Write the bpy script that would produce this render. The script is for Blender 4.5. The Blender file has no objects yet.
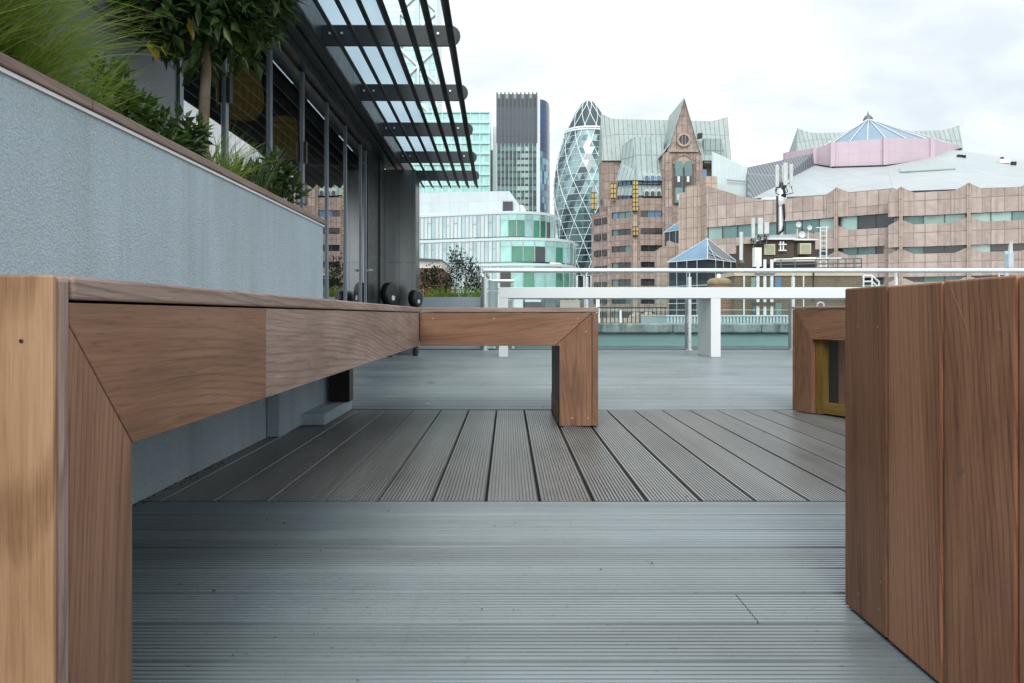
import bpy, bmesh, math, random
from mathutils import Vector, Matrix
from mathutils.bvhtree import BVHTree

# ------------------------------------------------------------------ camera, sky, sun, exposure
SC = bpy.context.scene
COL = SC.collection
F, CX, HY, EYE = 822.0, 508.0, 315.5, 0.49          # focal length (px), vanishing point, horizon row, eye height (m)
cam_d = bpy.data.cameras.new('camera'); cam = bpy.data.objects.new('camera', cam_d); COL.objects.link(cam)
cam.location = (0, 0, EYE); cam.rotation_euler = (math.pi/2, 0, 0)
cam_d.sensor_width = 36.0; cam_d.lens = F/1024*36.0
cam_d.shift_x = (512-CX)/1024; cam_d.shift_y = -(341.5-HY)/1024
cam_d.clip_start = 0.02; cam_d.clip_end = 6000
SC.camera = cam

SUN_EL, SUN_AZ = math.radians(36), math.radians(188)   # azimuth clockwise from +Y: behind the camera, a little to the left
w = bpy.data.worlds.new('World'); SC.world = w; w.use_nodes = True
nt = w.node_tree; nt.nodes.clear()
def N(t, **k):
    n = nt.nodes.new(t)
    for a, b in k.items(): setattr(n, a, b)
    return n
out = N('ShaderNodeOutputWorld'); bg = N('ShaderNodeBackground'); bg.inputs['Strength'].default_value = 0.1
sky = N('ShaderNodeTexSky', sky_type='NISHITA'); sky.sun_disc = False
sky.sun_elevation = SUN_EL; sky.sun_rotation = SUN_AZ; sky.air_density = 1.0; sky.dust_density = 2.0
tc = N('ShaderNodeTexCoord')
sep = N('ShaderNodeSeparateXYZ'); nt.links.new(tc.outputs['Generated'], sep.inputs[0])
zc = N('ShaderNodeMath', operation='MAXIMUM'); zc.inputs[1].default_value = 0.0; nt.links.new(sep.outputs['Z'], zc.inputs[0])
za = N('ShaderNodeMath', operation='ADD'); za.inputs[1].default_value = 0.22; nt.links.new(zc.outputs[0], za.inputs[0])
dv = N('ShaderNodeVectorMath', operation='DIVIDE')
cb = N('ShaderNodeCombineXYZ')
for i in range(3): nt.links.new(za.outputs[0], cb.inputs[i])
nt.links.new(tc.outputs['Generated'], dv.inputs[0]); nt.links.new(cb.outputs[0], dv.inputs[1])
mp = N('ShaderNodeMapping'); mp.inputs['Location'].default_value = (3.1, 1.7, 0.0); nt.links.new(dv.outputs[0], mp.inputs[0])
n1 = N('ShaderNodeTexNoise'); n1.inputs['Scale'].default_value = 1.1; n1.inputs['Detail'].default_value = 6; n1.inputs['Roughness'].default_value = 0.5; n1.inputs['Distortion'].default_value = 0.3
nt.links.new(mp.outputs[0], n1.inputs['Vector'])
r1 = N('ShaderNodeValToRGB'); r1.color_ramp.elements[0].position = 0.38; r1.color_ramp.elements[0].color = (0.73, 0.73, 0.73, 1)
r1.color_ramp.elements[1].position = 0.52; r1.color_ramp.elements[1].color = (1, 1, 1, 1); nt.links.new(n1.outputs['Fac'], r1.inputs[0])
# cloud deck: brighter overhead than at the horizon, as an overcast sky is
gr = N('ShaderNodeMapRange'); gr.inputs['From Min'].default_value = 0.05; gr.inputs['From Max'].default_value = 0.9
gr.inputs['To Min'].default_value = 5.75; gr.inputs['To Max'].default_value = 9.0; nt.links.new(zc.outputs[0], gr.inputs['Value'])
ga = N('ShaderNodeMath', operation='MULTIPLY'); nt.links.new(r1.outputs[0], ga.inputs[1])
# ... and brighter on the side of the veiled sun
dt = N('ShaderNodeVectorMath', operation='DOT_PRODUCT'); nt.links.new(tc.outputs['Generated'], dt.inputs[0])
dt.inputs[1].default_value = (math.sin(SUN_AZ)*math.cos(SUN_EL), math.cos(SUN_AZ)*math.cos(SUN_EL), math.sin(SUN_EL))
gl_ = N('ShaderNodeMapRange'); gl_.inputs['From Min'].default_value = 0.1; gl_.inputs['From Max'].default_value = 1.0; gl_.inputs['To Min'].default_value = 1.0; gl_.inputs['To Max'].default_value = 1.6
nt.links.new(dt.outputs['Value'], gl_.inputs['Value'])
gm_ = N('ShaderNodeMath', operation='MULTIPLY'); nt.links.new(gr.outputs[0], gm_.inputs[0]); nt.links.new(gl_.outputs[0], gm_.inputs[1])
nt.links.new(gm_.outputs[0], ga.inputs[0])
cr = N('ShaderNodeMix', data_type='RGBA'); cr.inputs[6].default_value = (0.73, 0.88, 1.0, 1); cr.inputs[7].default_value = (0.965, 1.0, 1.0, 1)
nt.links.new(r1.outputs[0], cr.inputs[0])
sc_ = N('ShaderNodeVectorMath', operation='SCALE'); nt.links.new(cr.outputs[2], sc_.inputs[0]); nt.links.new(ga.outputs[0], sc_.inputs['Scale'])
mx = N('ShaderNodeMix', data_type='RGBA'); mx.inputs[0].default_value = 0.88
nt.links.new(sky.outputs[0], mx.inputs[6]); nt.links.new(sc_.outputs[0], mx.inputs[7])
nt.links.new(mx.outputs[2], bg.inputs['Color']); nt.links.new(bg.outputs[0], out.inputs[0])

sun_d = bpy.data.lights.new('sun', 'SUN'); sun_d.energy = 0.75; sun_d.angle = math.radians(28); sun_d.color = (1.0, 0.95, 0.88)
sun = bpy.data.objects.new('sun', sun_d); COL.objects.link(sun)
sdir = Vector((math.sin(SUN_AZ)*math.cos(SUN_EL), math.cos(SUN_AZ)*math.cos(SUN_EL), math.sin(SUN_EL)))
sun.rotation_euler = sdir.to_track_quat('Z', 'Y').to_euler(); sun.location = sdir*50
SC.view_settings.view_transform = 'Standard'; SC.view_settings.look = 'None'; SC.view_settings.gamma = 1.0
SC.view_settings.use_curve_mapping = False; SC.view_settings.exposure = 1.0

# ------------------------------------------------------------------ helpers
R = random.Random(7)
def P(px, py, d): return Vector(((px-CX)*d/F, d, EYE+(HY-py)*d/F))
def X(px, d): return (px-CX)*d/F
def Z(py, d): return EYE+(HY-py)*d/F

class MB:
    def __init__(s): s.v = []; s.f = []; s.mi = []; s.mats = []; s.cur = 0; s.smooth = []
    def mat(s, m):
        if m not in s.mats: s.mats.append(m)
        s.cur = s.mats.index(m); return s
    def add(s, vs, fs, sm=False):
        o = len(s.v); s.v += [Vector(p) for p in vs]
        for f in fs: s.f.append([o+i for i in f]); s.mi.append(s.cur); s.smooth.append(sm)
        return s
    def poly(s, pts): return s.add(pts, [list(range(len(pts)))])
    def prism(s, pts, vec):
        n = len(pts); vec = Vector(vec); pts = [Vector(p) for p in pts]
        fs = [list(range(n))[::-1], [n+i for i in range(n)]] + [[i, (i+1) % n, n+(i+1) % n, n+i] for i in range(n)]
        return s.add(pts+[p+vec for p in pts], fs)
    def box(s, a, b):
        x0, y0, z0 = a; x1, y1, z1 = b
        return s.prism([(x0, y0, z0), (x1, y0, z0), (x1, y1, z0), (x0, y1, z0)], (0, 0, z1-z0))
    def loft(s, loops, cap=True, sm=False):
        n = len(loops[0]); vs = [p for l in loops for p in l]; fs = []
        for k in range(len(loops)-1):
            for i in range(n): j = (i+1) % n; fs.append([k*n+i, k*n+j, (k+1)*n+j, (k+1)*n+i])
        s.add(vs, fs, sm)
        if cap:
            s.add(loops[0], [list(range(n))[::-1]]); s.add(loops[-1], [list(range(n))])
        return s
    def tube(s, pts, r, n=8, sm=True):
        pts = [Vector(p) for p in pts]; loops = []
        rr = r if isinstance(r, (list, tuple)) else [r]*len(pts)
        for i, p in enumerate(pts):
            d = (pts[min(i+1, len(pts)-1)]-pts[max(i-1, 0)]).normalized()
            u = d.cross(Vector((0, 0, 1))) if abs(d.z) < 0.95 else d.cross(Vector((1, 0, 0)))
            u.normalize(); q = d.cross(u)
            loops.append([p+(u*math.cos(2*math.pi*k/n)+q*math.sin(2*math.pi*k/n))*rr[i] for k in range(n)])
        return s.loft(loops, True, sm)
    def lathe(s, prof, c, n=24, sm=True):
        c = Vector(c)
        return s.loft([[c+Vector((r*math.cos(2*math.pi*k/n), r*math.sin(2*math.pi*k/n), z)) for k in range(n)] for r, z in prof], True, sm)
    def leaf(s, p, d, nrm, L, W):
        d = d.normalized(); sd = d.cross(nrm)
        if sd.length < 1e-4: sd = Vector((1, 0, 0))
        sd.normalize(); up = sd.cross(d)
        m1 = p+d*L*.45
        return s.add([p, m1+sd*W/2+up*W*.15, p+d*L-up*L*.08, m1-sd*W/2+up*W*.15, m1-up*W*.05], [[0, 4, 1], [1, 4, 2], [2, 4, 3], [3, 4, 0]])
    def build(s, name, m=None, parent=None, local=False, bevel=0, rec=True):
        if m is not None and not s.mats: s.mats = [m]
        me = bpy.data.meshes.new(name)
        off = Vector((0, 0, 0))
        if parent is not None and not local:
            q = parent
            while q is not None: off = off+q.location; q = q.parent
        if parent is not None and local:
            q = parent
            while q.parent is not None: off = off+q.location; q = q.parent
        ctr = Vector((0, 0, 0))
        if s.v:
            lo_ = Vector([min(p[i] for p in s.v) for i in range(3)]); hi_ = Vector([max(p[i] for p in s.v) for i in range(3)]); ctr = (lo_+hi_)/2
        me.from_pydata([p-ctr for p in s.v], [], s.f)
        for mm in s.mats: me.materials.append(mm)
        me.polygons.foreach_set('material_index', s.mi); me.polygons.foreach_set('use_smooth', s.smooth)
        if rec:
            bm = bmesh.new(); bm.from_mesh(me); bmesh.ops.recalc_face_normals(bm, faces=bm.faces); bm.to_mesh(me); bm.free()
        uv = me.uv_layers.new(name='facade')
        vv = me.vertices
        for pl in me.polygons:
            nn = pl.normal
            if abs(nn.z) > 0.93: t = Vector((1, 0, 0)); b = Vector((0, 1, 0))
            else:
                t = Vector((-nn.y, nn.x, 0)).normalized(); b = nn.cross(t)
                if b.z < 0: b = -b
            for li in pl.loop_indices:
                co = vv[me.loops[li].vertex_index].co; uv.data[li].uv = (co.dot(t), co.dot(b))
        o = bpy.data.objects.new(name, me); COL.objects.link(o); o.location = ctr-off
        if parent is not None: o.parent = parent
        if bevel:
            bv = o.modifiers.new('bevel', 'BEVEL'); bv.width = bevel; bv.segments = 2; bv.limit_method = 'ANGLE'; bv.angle_limit = math.radians(40)
        return o

def tag(o, label=None, cat=None, group=None, kind=None):
    if label: o['label'] = label
    if cat: o['category'] = cat
    if group: o['group'] = group
    if kind: o['kind'] = kind
    return o
def thing(name, label, cat, loc=(0, 0, 0), rz=0, group=None):
    o = bpy.data.objects.new(name, None); COL.objects.link(o); o.empty_display_size = .2
    o.location = loc; o.rotation_euler = (0, 0, rz)
    return tag(o, label, cat, group)
def box(name, a, b, m, parent=None, local=False, bevel=0): return MB().box(a, b).build(name, m, parent, local, bevel)

# ------------------------------------------------------------------ materials
class NB:
    def __init__(s, name):
        s.m = bpy.data.materials.new(name); s.m.use_nodes = True; s.t = s.m.node_tree; s.t.nodes.clear()
        s.out = s.t.nodes.new('ShaderNodeOutputMaterial')
    def n(s, t, ins=None, **k):
        x = s.t.nodes.new(t)
        for a, b in k.items(): setattr(x, a, b)
        for a, b in (ins or {}).items():
            if isinstance(b, bpy.types.NodeSocket): s.t.links.new(b, x.inputs[a])
            else: x.inputs[a].default_value = b
        return x
    def ramp(s, fac, stops):
        r = s.n('ShaderNodeValToRGB', {0: fac}); e = r.color_ramp.elements
        while len(e) < len(stops): e.new(0.5)
        for el, (p, c) in zip(e, stops): el.position = p; el.color = (c[0], c[1], c[2], 1) if not isinstance(c, (int, float)) else (c, c, c, 1)
        return r.outputs[0]
    def mix(s, fac, a, b, mode='MIX'):
        x = s.n('ShaderNodeMix', {0: fac, 6: a, 7: b}, data_type='RGBA', blend_type=mode); return x.outputs[2]
    def noise(s, vec, scale, detail=3, rough=.55, dist=0):
        return s.n('ShaderNodeTexNoise', {'Vector': vec, 'Scale': scale, 'Detail': detail, 'Roughness': rough, 'Distortion': dist}).outputs['Fac']
    def math(s, op, a, b=0.0): return s.n('ShaderNodeMath', {0: a, 1: b}, operation=op).outputs[0]
    def surf(s, base, rough=.6, bump=None, bs=.3, bd=.01, **k):
        ins = {'Base Color': base, 'Roughness': rough}; ins.update(k)
        p = s.n('ShaderNodeBsdfPrincipled', ins)
        if bump is not None:
            b = s.n('ShaderNodeBump', {'Height': bump, 'Strength': bs, 'Distance': bd}); s.t.links.new(b.outputs[0], p.inputs['Normal'])
        s.t.links.new(p.outputs[0], s.out.inputs[0]); return s.m
def c4(c): return (c[0], c[1], c[2], 1)
CACHE = {}
def plain(name, col, rough=.6, metal=0.0, var=.12, scale=3.0, spec=.5, bump=0, bscale=40):
    if name in CACHE: return CACHE[name]
    b = NB(name); tcn = b.n('ShaderNodeTexCoord').outputs['Object']
    f = b.noise(tcn, scale, 5, .6)
    c = b.ramp(f, [(.25, [x*(1-var) for x in col]), (.75, [min(1, x*(1+var)) for x in col])])
    rg = b.ramp(b.noise(tcn, scale*4, 3), [(.3, max(.02, rough-.06)), (.7, rough+.06)])
    CACHE[name] = b.surf(c, rg, b.noise(tcn, bscale, 4) if bump else None, bump, .01, Metallic=metal, **{'Specular IOR Level': spec})
    return CACHE[name]

WOOD = {'brown': [(.098, .045, .024), (.170, .081, .045), (.238, .125, .074)],
        'red': [(.128, .057, .029), (.220, .103, .054), (.295, .155, .087)],
        'warm': [(.125, .050, .025), (.255, .112, .057), (.365, .180, .099)],
        'pale': [(.20, .098, .046), (.34, .192, .098), (.44, .265, .148)],
        'grey': [(.120, .070, .052), (.215, .140, .110), (.30, .215, .175)],
        'yellow': [(.10, .062, .012), (.15, .095, .020), (.20, .13, .035)],
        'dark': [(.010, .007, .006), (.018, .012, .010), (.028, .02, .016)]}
def wood(axis, tone):
    key = ('wood', axis, tone)
    if key in CACHE: return CACHE[key]
    b = NB('wood_%s_%s' % (tone, axis)); pal = WOOD[tone]
    o = b.n('ShaderNodeTexCoord').outputs['Object']
    rnd = b.n('ShaderNodeObjectInfo').outputs['Random']
    ax = 'xyz'.index(axis)
    ins_ = {}
    for i_, (k_, f_) in enumerate(((7.31, 1), (13.77, 1), (29.3, 1))):
        fr_ = b.math('FRACT', b.math('MULTIPLY', rnd, k_))
        ins_[i_] = b.math('MULTIPLY', b.math('SUBTRACT', fr_, .5), 9.0 if i_ == ax else .13)
    sh = b.n('ShaderNodeCombineXYZ', ins_)
    p = b.n('ShaderNodeVectorMath', {0: o, 1: sh.outputs[0]}, operation='ADD').outputs[0]
    fade = b.ramp(b.noise(p, 3.1, 2), [(.35, .25), (.65, 1.0)])
    rot = [.06, .05, .045]; rot[ax] = 0
    sc1 = [1, 1, 1]; sc1[ax] = .11
    q = b.n('ShaderNodeMapping', {0: b.n('ShaderNodeMapping', {0: p, 'Rotation': rot}).outputs[0], 'Scale': sc1}).outputs[0]
    wob = b.n('ShaderNodeTexNoise', {'Vector': q, 'Scale': 4.5, 'Detail': 2.0}).outputs['Color']
    wv = b.n('ShaderNodeVectorMath', {0: wob, 1: (.5, .5, .5)}, operation='SUBTRACT').outputs[0]
    ws = b.n('ShaderNodeVectorMath', {0: wv, 'Scale': .16}, operation='SCALE').outputs[0]
    q2 = b.n('ShaderNodeVectorMath', {0: q, 1: ws}, operation='ADD').outputs[0]
    wave = b.n('ShaderNodeTexWave', {'Vector': q2, 'Scale': 29.0 if tone != 'pale' else 11.0, 'Distortion': 2.6 if tone != 'pale' else 1.6, 'Detail': 3.0, 'Detail Scale': 2.2},
               wave_type='RINGS', rings_direction=axis.upper(), wave_profile='SIN').outputs['Fac']
    wave = b.ramp(wave, [(.02, 0), (.34, 1)])
    sc4 = [1, 1, 1]; sc4[ax] = .03
    strk = b.noise(b.n('ShaderNodeMapping', {0: q2, 'Scale': [1 if i != ax else .3 for i in range(3)]}).outputs[0], 62, 3, .6)
    sc2 = [1, 1, 1]; sc2[ax] = .025
    fib = b.noise(b.n('ShaderNodeMapping', {0: p, 'Scale': sc2}).outputs[0], 420, 3, .6)
    big = b.noise(b.n('ShaderNodeMapping', {0: p, 'Scale': sc1}).outputs[0], 7, 3)
    f = b.math('ADD', b.math('MULTIPLY', b.math('MULTIPLY', wave, fade), .13 if tone != 'pale' else .26), b.math('ADD', b.math('MULTIPLY', big, .50), b.math('ADD', b.math('MULTIPLY', strk, .30), b.math('MULTIPLY', fib, .32))))
    c = b.ramp(f, [(.47, pal[0]), (.59, pal[1]), (.71, pal[2])] if tone != 'pale' else [(.52, pal[0]), (.68, pal[1]), (.84, pal[2])])
    # short dark pores along the grain
    sc3 = [1, 1, 1]; sc3[ax] = .06
    por = b.noise(b.n('ShaderNodeMapping', {0: p, 'Scale': sc3}).outputs[0], 430, 2, .5)
    c = b.mix(b.ramp(por, [(.60, 0), (.72, .45 if tone != 'pale' else .15)]), c, c4([x*.45 for x in pal[0]]))
    blot = b.noise(p, 1.6, 4)
    c = b.mix(b.ramp(blot, [(.35, 0), (.75, .32)]), c, c4(pal[2] if tone != 'grey' else (.26, .215, .19)))
    tn = b.ramp(b.math('FRACT', b.math('MULTIPLY', rnd, 47.7)), [(0, .82), (1, 1.16)])
    c = b.mix(1.0, c, tn, 'MULTIPLY')
    CACHE[key] = b.surf(c, b.ramp(fib, [(.3, .42), (.7, .6)]), b.math('ADD', fib, b.math('MULTIPLY', por, -.6)), .22, .0012, **{'Specular IOR Level': .4})
    return CACHE[key]

def stucco(name, col, sc=150, bs=.8):
    b = NB(name); o = b.n('ShaderNodeTexCoord').outputs['Object']
    g = b.noise(o, sc, 3, .65); big = b.noise(o, 1.3, 5, .6)
    st = b.noise(b.n('ShaderNodeMapping', {0: o, 'Scale': (1, 1, .12)}).outputs[0], 5, 4)
    c = b.ramp(b.math('ADD', b.math('MULTIPLY', g, .55), b.math('ADD', b.math('MULTIPLY', big, .30), b.math('MULTIPLY', st, .30))),
               [(.42, [x*.72 for x in col]), (.74, [x*1.12 for x in col])])
    dr_ = b.noise(b.n('ShaderNodeMapping', {0: o, 'Scale': (1, 1, .045)}).outputs[0], 13, 4, .6)
    c = b.mix(b.ramp(dr_, [(.54, 0), (.70, .38)]), c, c4([x*.60 for x in col]))
    return b.surf(c, .85, g, bs, .006)
def decking(name, axis, col):
    b = NB(name); o = b.n('ShaderNodeTexCoord').outputs['Object']
    s = [1, 1, 1]; s['xyz'.index(axis)] = .04
    st = b.noise(b.n('ShaderNodeMapping', {0: o, 'Scale': s}).outputs[0], 55, 4, .65)
    s2 = list(s); s2['xyz'.index(axis)] = .01
    brd = b.noise(b.n('ShaderNodeMapping', {0: o, 'Scale': s2}).outputs[0], 6.5, 2, .5)
    bl = b.noise(o, 1.2, 5, .6)
    f = b.math('ADD', b.math('MULTIPLY', st, .26), b.math('ADD', b.math('MULTIPLY', bl, .42), b.math('MULTIPLY', brd, .42)))
    c = b.ramp(f, [(.42, [x*.62 for x in col]), (.74, [x*1.28 for x in col])])
    spk = b.noise(o, 75, 2, .5)
    c = b.mix(b.ramp(spk, [(.70, 0), (.76, .6)]), c, c4([x*.35 for x in col]))
    return b.surf(c, b.ramp(bl, [(.3, .27), (.7, .42)]), st, .2, .002, **{'Specular IOR Level': .6})

def panelled(name, c1, c2, joint, bw, bh, mortar=.04, off=0.0, rough=.7, blot=.3, ratio=None, metal=0.0, mort_bump=True, streak=.0, spec=.4):
    """Surface set out in panels of bw x bh metres on the face (UV in metres)."""
    if name in CACHE: return CACHE[name]
    b = NB(name); tcn = b.n('ShaderNodeTexCoord'); uv = tcn.outputs['UV']; o = tcn.outputs['Object']
    br = b.n('ShaderNodeTexBrick', {'Vector': uv, 'Color1': c4(c1), 'Color2': c4(c2), 'Mortar': c4(joint), 'Scale': 1.0,
             'Mortar Size': mortar, 'Mortar Smooth': .15, 'Bias': 0.0, 'Brick Width': bw, 'Row Height': bh}, offset=off, squash=1.0)
    c = br.outputs['Color']
    nz = b.noise(o, 1.1, 5, .65)
    c = b.mix(blot, c, b.ramp(nz, [(.3, [x*.6 for x in c1]), (.7, [min(1, x*1.3) for x in c2])]))
    if streak:
        st = b.noise(b.n('ShaderNodeMapping', {0: o, 'Scale': (1, 1, .07)}).outputs[0], 2.2, 4, .6)
        c = b.mix(b.ramp(st, [(.52, 0), (.72, streak)]), c, c4([x*.42 for x in c1]))
    CACHE[name] = b.surf(c, rough, None, Metallic=metal, **{'Specular IOR Level': spec})
    return CACHE[name]

def glass_skin(name, col, rough=.06, metal=.55, var=.3, scale=.25, spec=.8):
    """Opaque reflective curtain-wall glass."""
    if name in CACHE: return CACHE[name]
    b = NB(name); tcn = b.n('ShaderNodeTexCoord'); o = tcn.outputs['Object']
    f = b.noise(b.n('ShaderNodeMapping', {0: o, 'Scale': (1, 1, .6)}).outputs[0], scale, 5, .7)
    rnd = b.n('ShaderNodeObjectInfo').outputs['Random']
    f = b.math('ADD', f, b.math('MULTIPLY', b.math('SUBTRACT', rnd, .5), .35))
    c = b.ramp(f, [(.3, [x*(1-var) for x in col]), (.5, col), (.72, [min(1, x*(1+var)) for x in col])])
    wv = b.noise(o, .6, 2)
    CACHE[name] = b.surf(c, rough, wv, .04, .3, Metallic=metal, **{'Specular IOR Level': spec})
    return CACHE[name]

def clear_glass(name, tint, ior=1.5, refl=0.0):
    b = NB(name)
    tr = b.n('ShaderNodeBsdfTransparent', {0: c4(tint)}); gl = b.n('ShaderNodeBsdfGlossy', {0: (1, 1, 1, 1), 'Roughness': 0.01})
    fr = b.n('ShaderNodeFresnel', {'IOR': ior})
    bf = b.n('ShaderNodeNewGeometry').outputs['Backfacing']
    fac = b.math('MULTIPLY', b.math('MINIMUM', b.math('ADD', fr.outputs[0], refl), 1.0), b.math('SUBTRACT', 1.0, bf))
    m = b.n('ShaderNodeMixShader', {0: fac, 1: tr.outputs[0], 2: gl.outputs[0]})
    b.t.links.new(m.outputs[0], b.out.inputs[0]); return b.m

def foliage(name, cols, rough=.45, trans=.35):
    b = NB(name); o = b.n('ShaderNodeTexCoord').outputs['Object']
    f = b.noise(o, 28, 3, .7); g = b.noise(o, 5, 3)
    c = b.ramp(b.math('ADD', b.math('MULTIPLY', f, .6), b.math('MULTIPLY', g, .4)), [(.34, cols[0]), (.52, cols[1]), (.68, cols[2])])
    p = b.n('ShaderNodeBsdfPrincipled', {'Base Color': c, 'Roughness': rough, 'Specular IOR Level': .45})
    t = b.n('ShaderNodeBsdfTranslucent', {0: c})
    m = b.n('ShaderNodeMixShader', {0: trans, 1: p.outputs[0], 2: t.outputs[0]}); b.t.links.new(m.outputs[0], b.out.inputs[0]); return b.m

M = {}
M['deck_x'] = decking('composite_decking_across', 'x', (.198, .238, .257))
M['deck_y'] = decking('composite_decking_along', 'y', (.185, .185, .180))
M['gapdark'] = plain('deck_substructure', (.010, .011, .012), .9)
M['stucco'] = stucco('stucco_bluegrey', (.43, .535, .595), 185, 1.0)
M['coping'] = wood('y', 'grey')
M['white_trim'] = plain('white_trim', (.72, .75, .76), .5, var=.05)
M['white_paint'] = plain('white_paint', (.66, .69, .70), .42, var=.035, scale=1.2)
M['greymetal'] = plain('anthracite_metal', (.018, .022, .026), .38, .25, .18)
M['slat'] = plain('slat_black_metal', (.010, .013, .015), .55, .0, .2, spec=.25)
M['mullion'] = plain('mullion_grey', (.24, .29, .33), .35, .4, .1)
M['wallpanel'] = panelled('grey_cladding', (.185, .215, .235), (.20, .23, .25), (.06, .07, .08), 1.3, 2.6, .012, rough=.45, blot=.15)
M['pier'] = panelled('brushed_pier', (.30, .33, .34), (.34, .37, .38), (.14, .16, .16), .16, 8, .003, rough=.22, blot=.12, metal=.9, spec=.6)
M['radome'] = plain('radome_white', (.50, .54, .54), .5)
M['steel'] = plain('stainless_steel', (.66, .69, .70), .32, .35, .05)
M['steel_dark'] = plain('dull_steel', (.13, .16, .17), .4, .6, .1)
M['facade_glass'] = clear_glass('facade_glass', (.55, .60, .60), 1.75, .32)
M['rail_glass'] = clear_glass('railing_glass', (.90, .965, .95), 1.35)
M['black'] = plain('black_plastic', (.012, .013, .014), .4)
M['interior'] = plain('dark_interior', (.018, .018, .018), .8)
M['wicker'] = panelled('yellow_wicker', (.60, .42, .06), (.68, .48, .08), (.10, .06, .01), .09, .09, .012, .5, rough=.7, blot=.2)
_p = [n for n in M['wicker'].node_tree.nodes if n.type == 'BSDF_PRINCIPLED'][0]
_p.inputs['Emission Color'].default_value = (.62, .40, .06, 1); _p.inputs['Emission Strength'].default_value = .10
M['soil'] = plain('soil', (.035, .025, .018), .95, var=.4, scale=30)
M['bark'] = plain('bark', (.15, .125, .085), .85, var=.3, scale=18, bump=.6, bscale=60)
M['leaf_dark'] = foliage('leaf_bay', [(.018, .042, .012), (.042, .088, .022), (.115, .19, .045)], .38, .25)
M['leaf_mid'] = foliage('leaf_mid', [(.025, .055, .012), (.050, .105, .020), (.110, .180, .040)])
M['leaf_yellow'] = foliage('leaf_yellow', [(.30, .26, .02), (.42, .36, .03), (.5, .42, .05)])
M['grassleaf'] = foliage('feather_grass_blade', [(.125, .21, .022), (.21, .33, .040), (.35, .43, .10)], .5, .45)
M['grassdry'] = foliage('feather_grass_awn', [(.20, .19, .10), (.28, .26, .15), (.36, .33, .20)], .5, .45)
M['leaf_far'] = foliage('leaf_far', [(.010, .024, .010), (.022, .045, .018), (.045, .080, .030)])

# ------------------------------------------------------------------ ground and the terrace deck
g = MB().box((-3000, -3000, -26), (3000, 3000, -25)).build('ground', plain('street_paving', (.16, .16, .16), .9)); tag(g, kind='structure')
def ridged(mb, w, ridges, h=.0045, base=.02):
    """profile of one grooved board, across its width"""
    pts = [(0, -base)]
    e = .0015
    pw = (w-2*e)/ridges
    pts.append((0, -.003)); pts.append((e*.6, 0))
    for i in range(ridges):
        a = e+i*pw
        if i: pts += [(a, 0)]
        if i < ridges-1 or True:
            pts += [(a+pw*.62, 0), (a+pw*.68, -h), (a+pw*.94, -h)]
    pts += [(w-e*.9, 0), (w, -.003), (w, -base)]
    return pts
def deck_across(name, y0, y1, x0, x1, pitch, gap, mat, joints=(), ridges=10, jg=.0015):
    mb = MB(); y = y1
    k = 0
    while y-pitch > y0-1e-6:
        prof = ridged(mb, pitch-gap, ridges)
        cuts = sorted([x0, x1]+[j for (j, a, b) in joints if a <= y-pitch/2 <= b])
        if not [1 for (j, a, b) in joints if a <= y-pitch/2 <= b]:
            cuts = [x0, x1]
            off = (k*1.37) % 2.9+1.7
            while x0+off < x1:
                if abs((x0+off)) > 1.2: cuts.insert(-1, x0+off)
                off += 3.6
            cuts = sorted(cuts)
        dz = R.uniform(-.0012, .0004)
        for a, b in zip(cuts[:-1], cuts[1:]):
            mb.prism([(a+(.0004 if -.2 < a < -.1 else jg), y-pitch+u, v+dz) for u, v in prof], (b-a-2*(.0004 if -.2 < a < -.1 or -.2 < b < -.1 else jg), 0, 0))
        y -= pitch; k += 1
    o = mb.build(name, mat); return tag(o, kind='structure')
def deck_along(name, y0, y1, x0, x1, pitch, gap, mat, first, ridges=14):
    mb = MB(); x = first
    while x > x0: x -= pitch
    while x < x1:
        dz = R.uniform(-.001, .0005)
        mb.prism([(x+gap/2+u, y0, v+dz) for u, v in ridged(mb, pitch-gap, ridges)], (0, y1-y0, 0)); x += pitch
    o = mb.build(name, mat); return tag(o, kind='structure')
D1, D2, DEND = 2.178, 4.262, 11.75
PIT = .143
deck_across('deck', -1.5, D1-.003, -.97, 5.5, PIT, .008, M['deck_x'], [(.40, 1.30, 1.44), (-.155, 1.19, 1.50)])
deck_along('deck', D1, D2, -.97, 5.5, PIT, .0075, M['deck_y'], X(485.9, D1), 14)
deck_across('deck', D2+.003, DEND, -1.78, 9.5, PIT, .006, M['deck_x'])
tag(box('deck_substructure', (-7, -1.5, -.30), (9.5, DEND, -.021), M['gapdark']), kind='structure')
tag(box('terrace_edge', (-7, DEND, -.30), (9.5, DEND+.12, .015), plain('edge_trim', (.10, .12, .125), .5)), kind='structure')
tag(box('host_building_block', (-12, -6, -24.9), (11, DEND+.10, -.31), plain('block_render', (.3, .3, .3), .8)), kind='structure')
# bits of grit lying on the deck
gm = MB()
for _ in range(90):
    d = R.uniform(1.0, 4.6); x = R.uniform(-.9, 1.6); s_ = R.uniform(.0012, .0035)
    gm.add([(x-s_, d, .0015), (x, d-s_*.8, .0015), (x+s_*1.2, d+.001, .0015), (x, d+s_, .0015), (x, d, .0015+s_)], [[0, 1, 4], [1, 2, 4], [2, 3, 4], [3, 0, 4]])
for _ in range(70):
    d = R.uniform(1.95, 2.75)**1; x = -.968+abs(R.gauss(0, .02)); s_ = R.uniform(.0015, .004)
    gm.add([(x-s_, d, .0015), (x, d-s_*.8, .0015), (x+s_*1.2, d+.001, .0015), (x, d+s_, .0015), (x, d, .0015+s_)], [[0, 1, 4], [1, 2, 4], [2, 3, 4], [3, 0, 4]])
tag(gm.build('deck_grit', plain('grit', (.05, .048, .045), .9)), 'scattered dark grit and crumbs lying on the deck boards', 'grit', kind='stuff')
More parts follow.
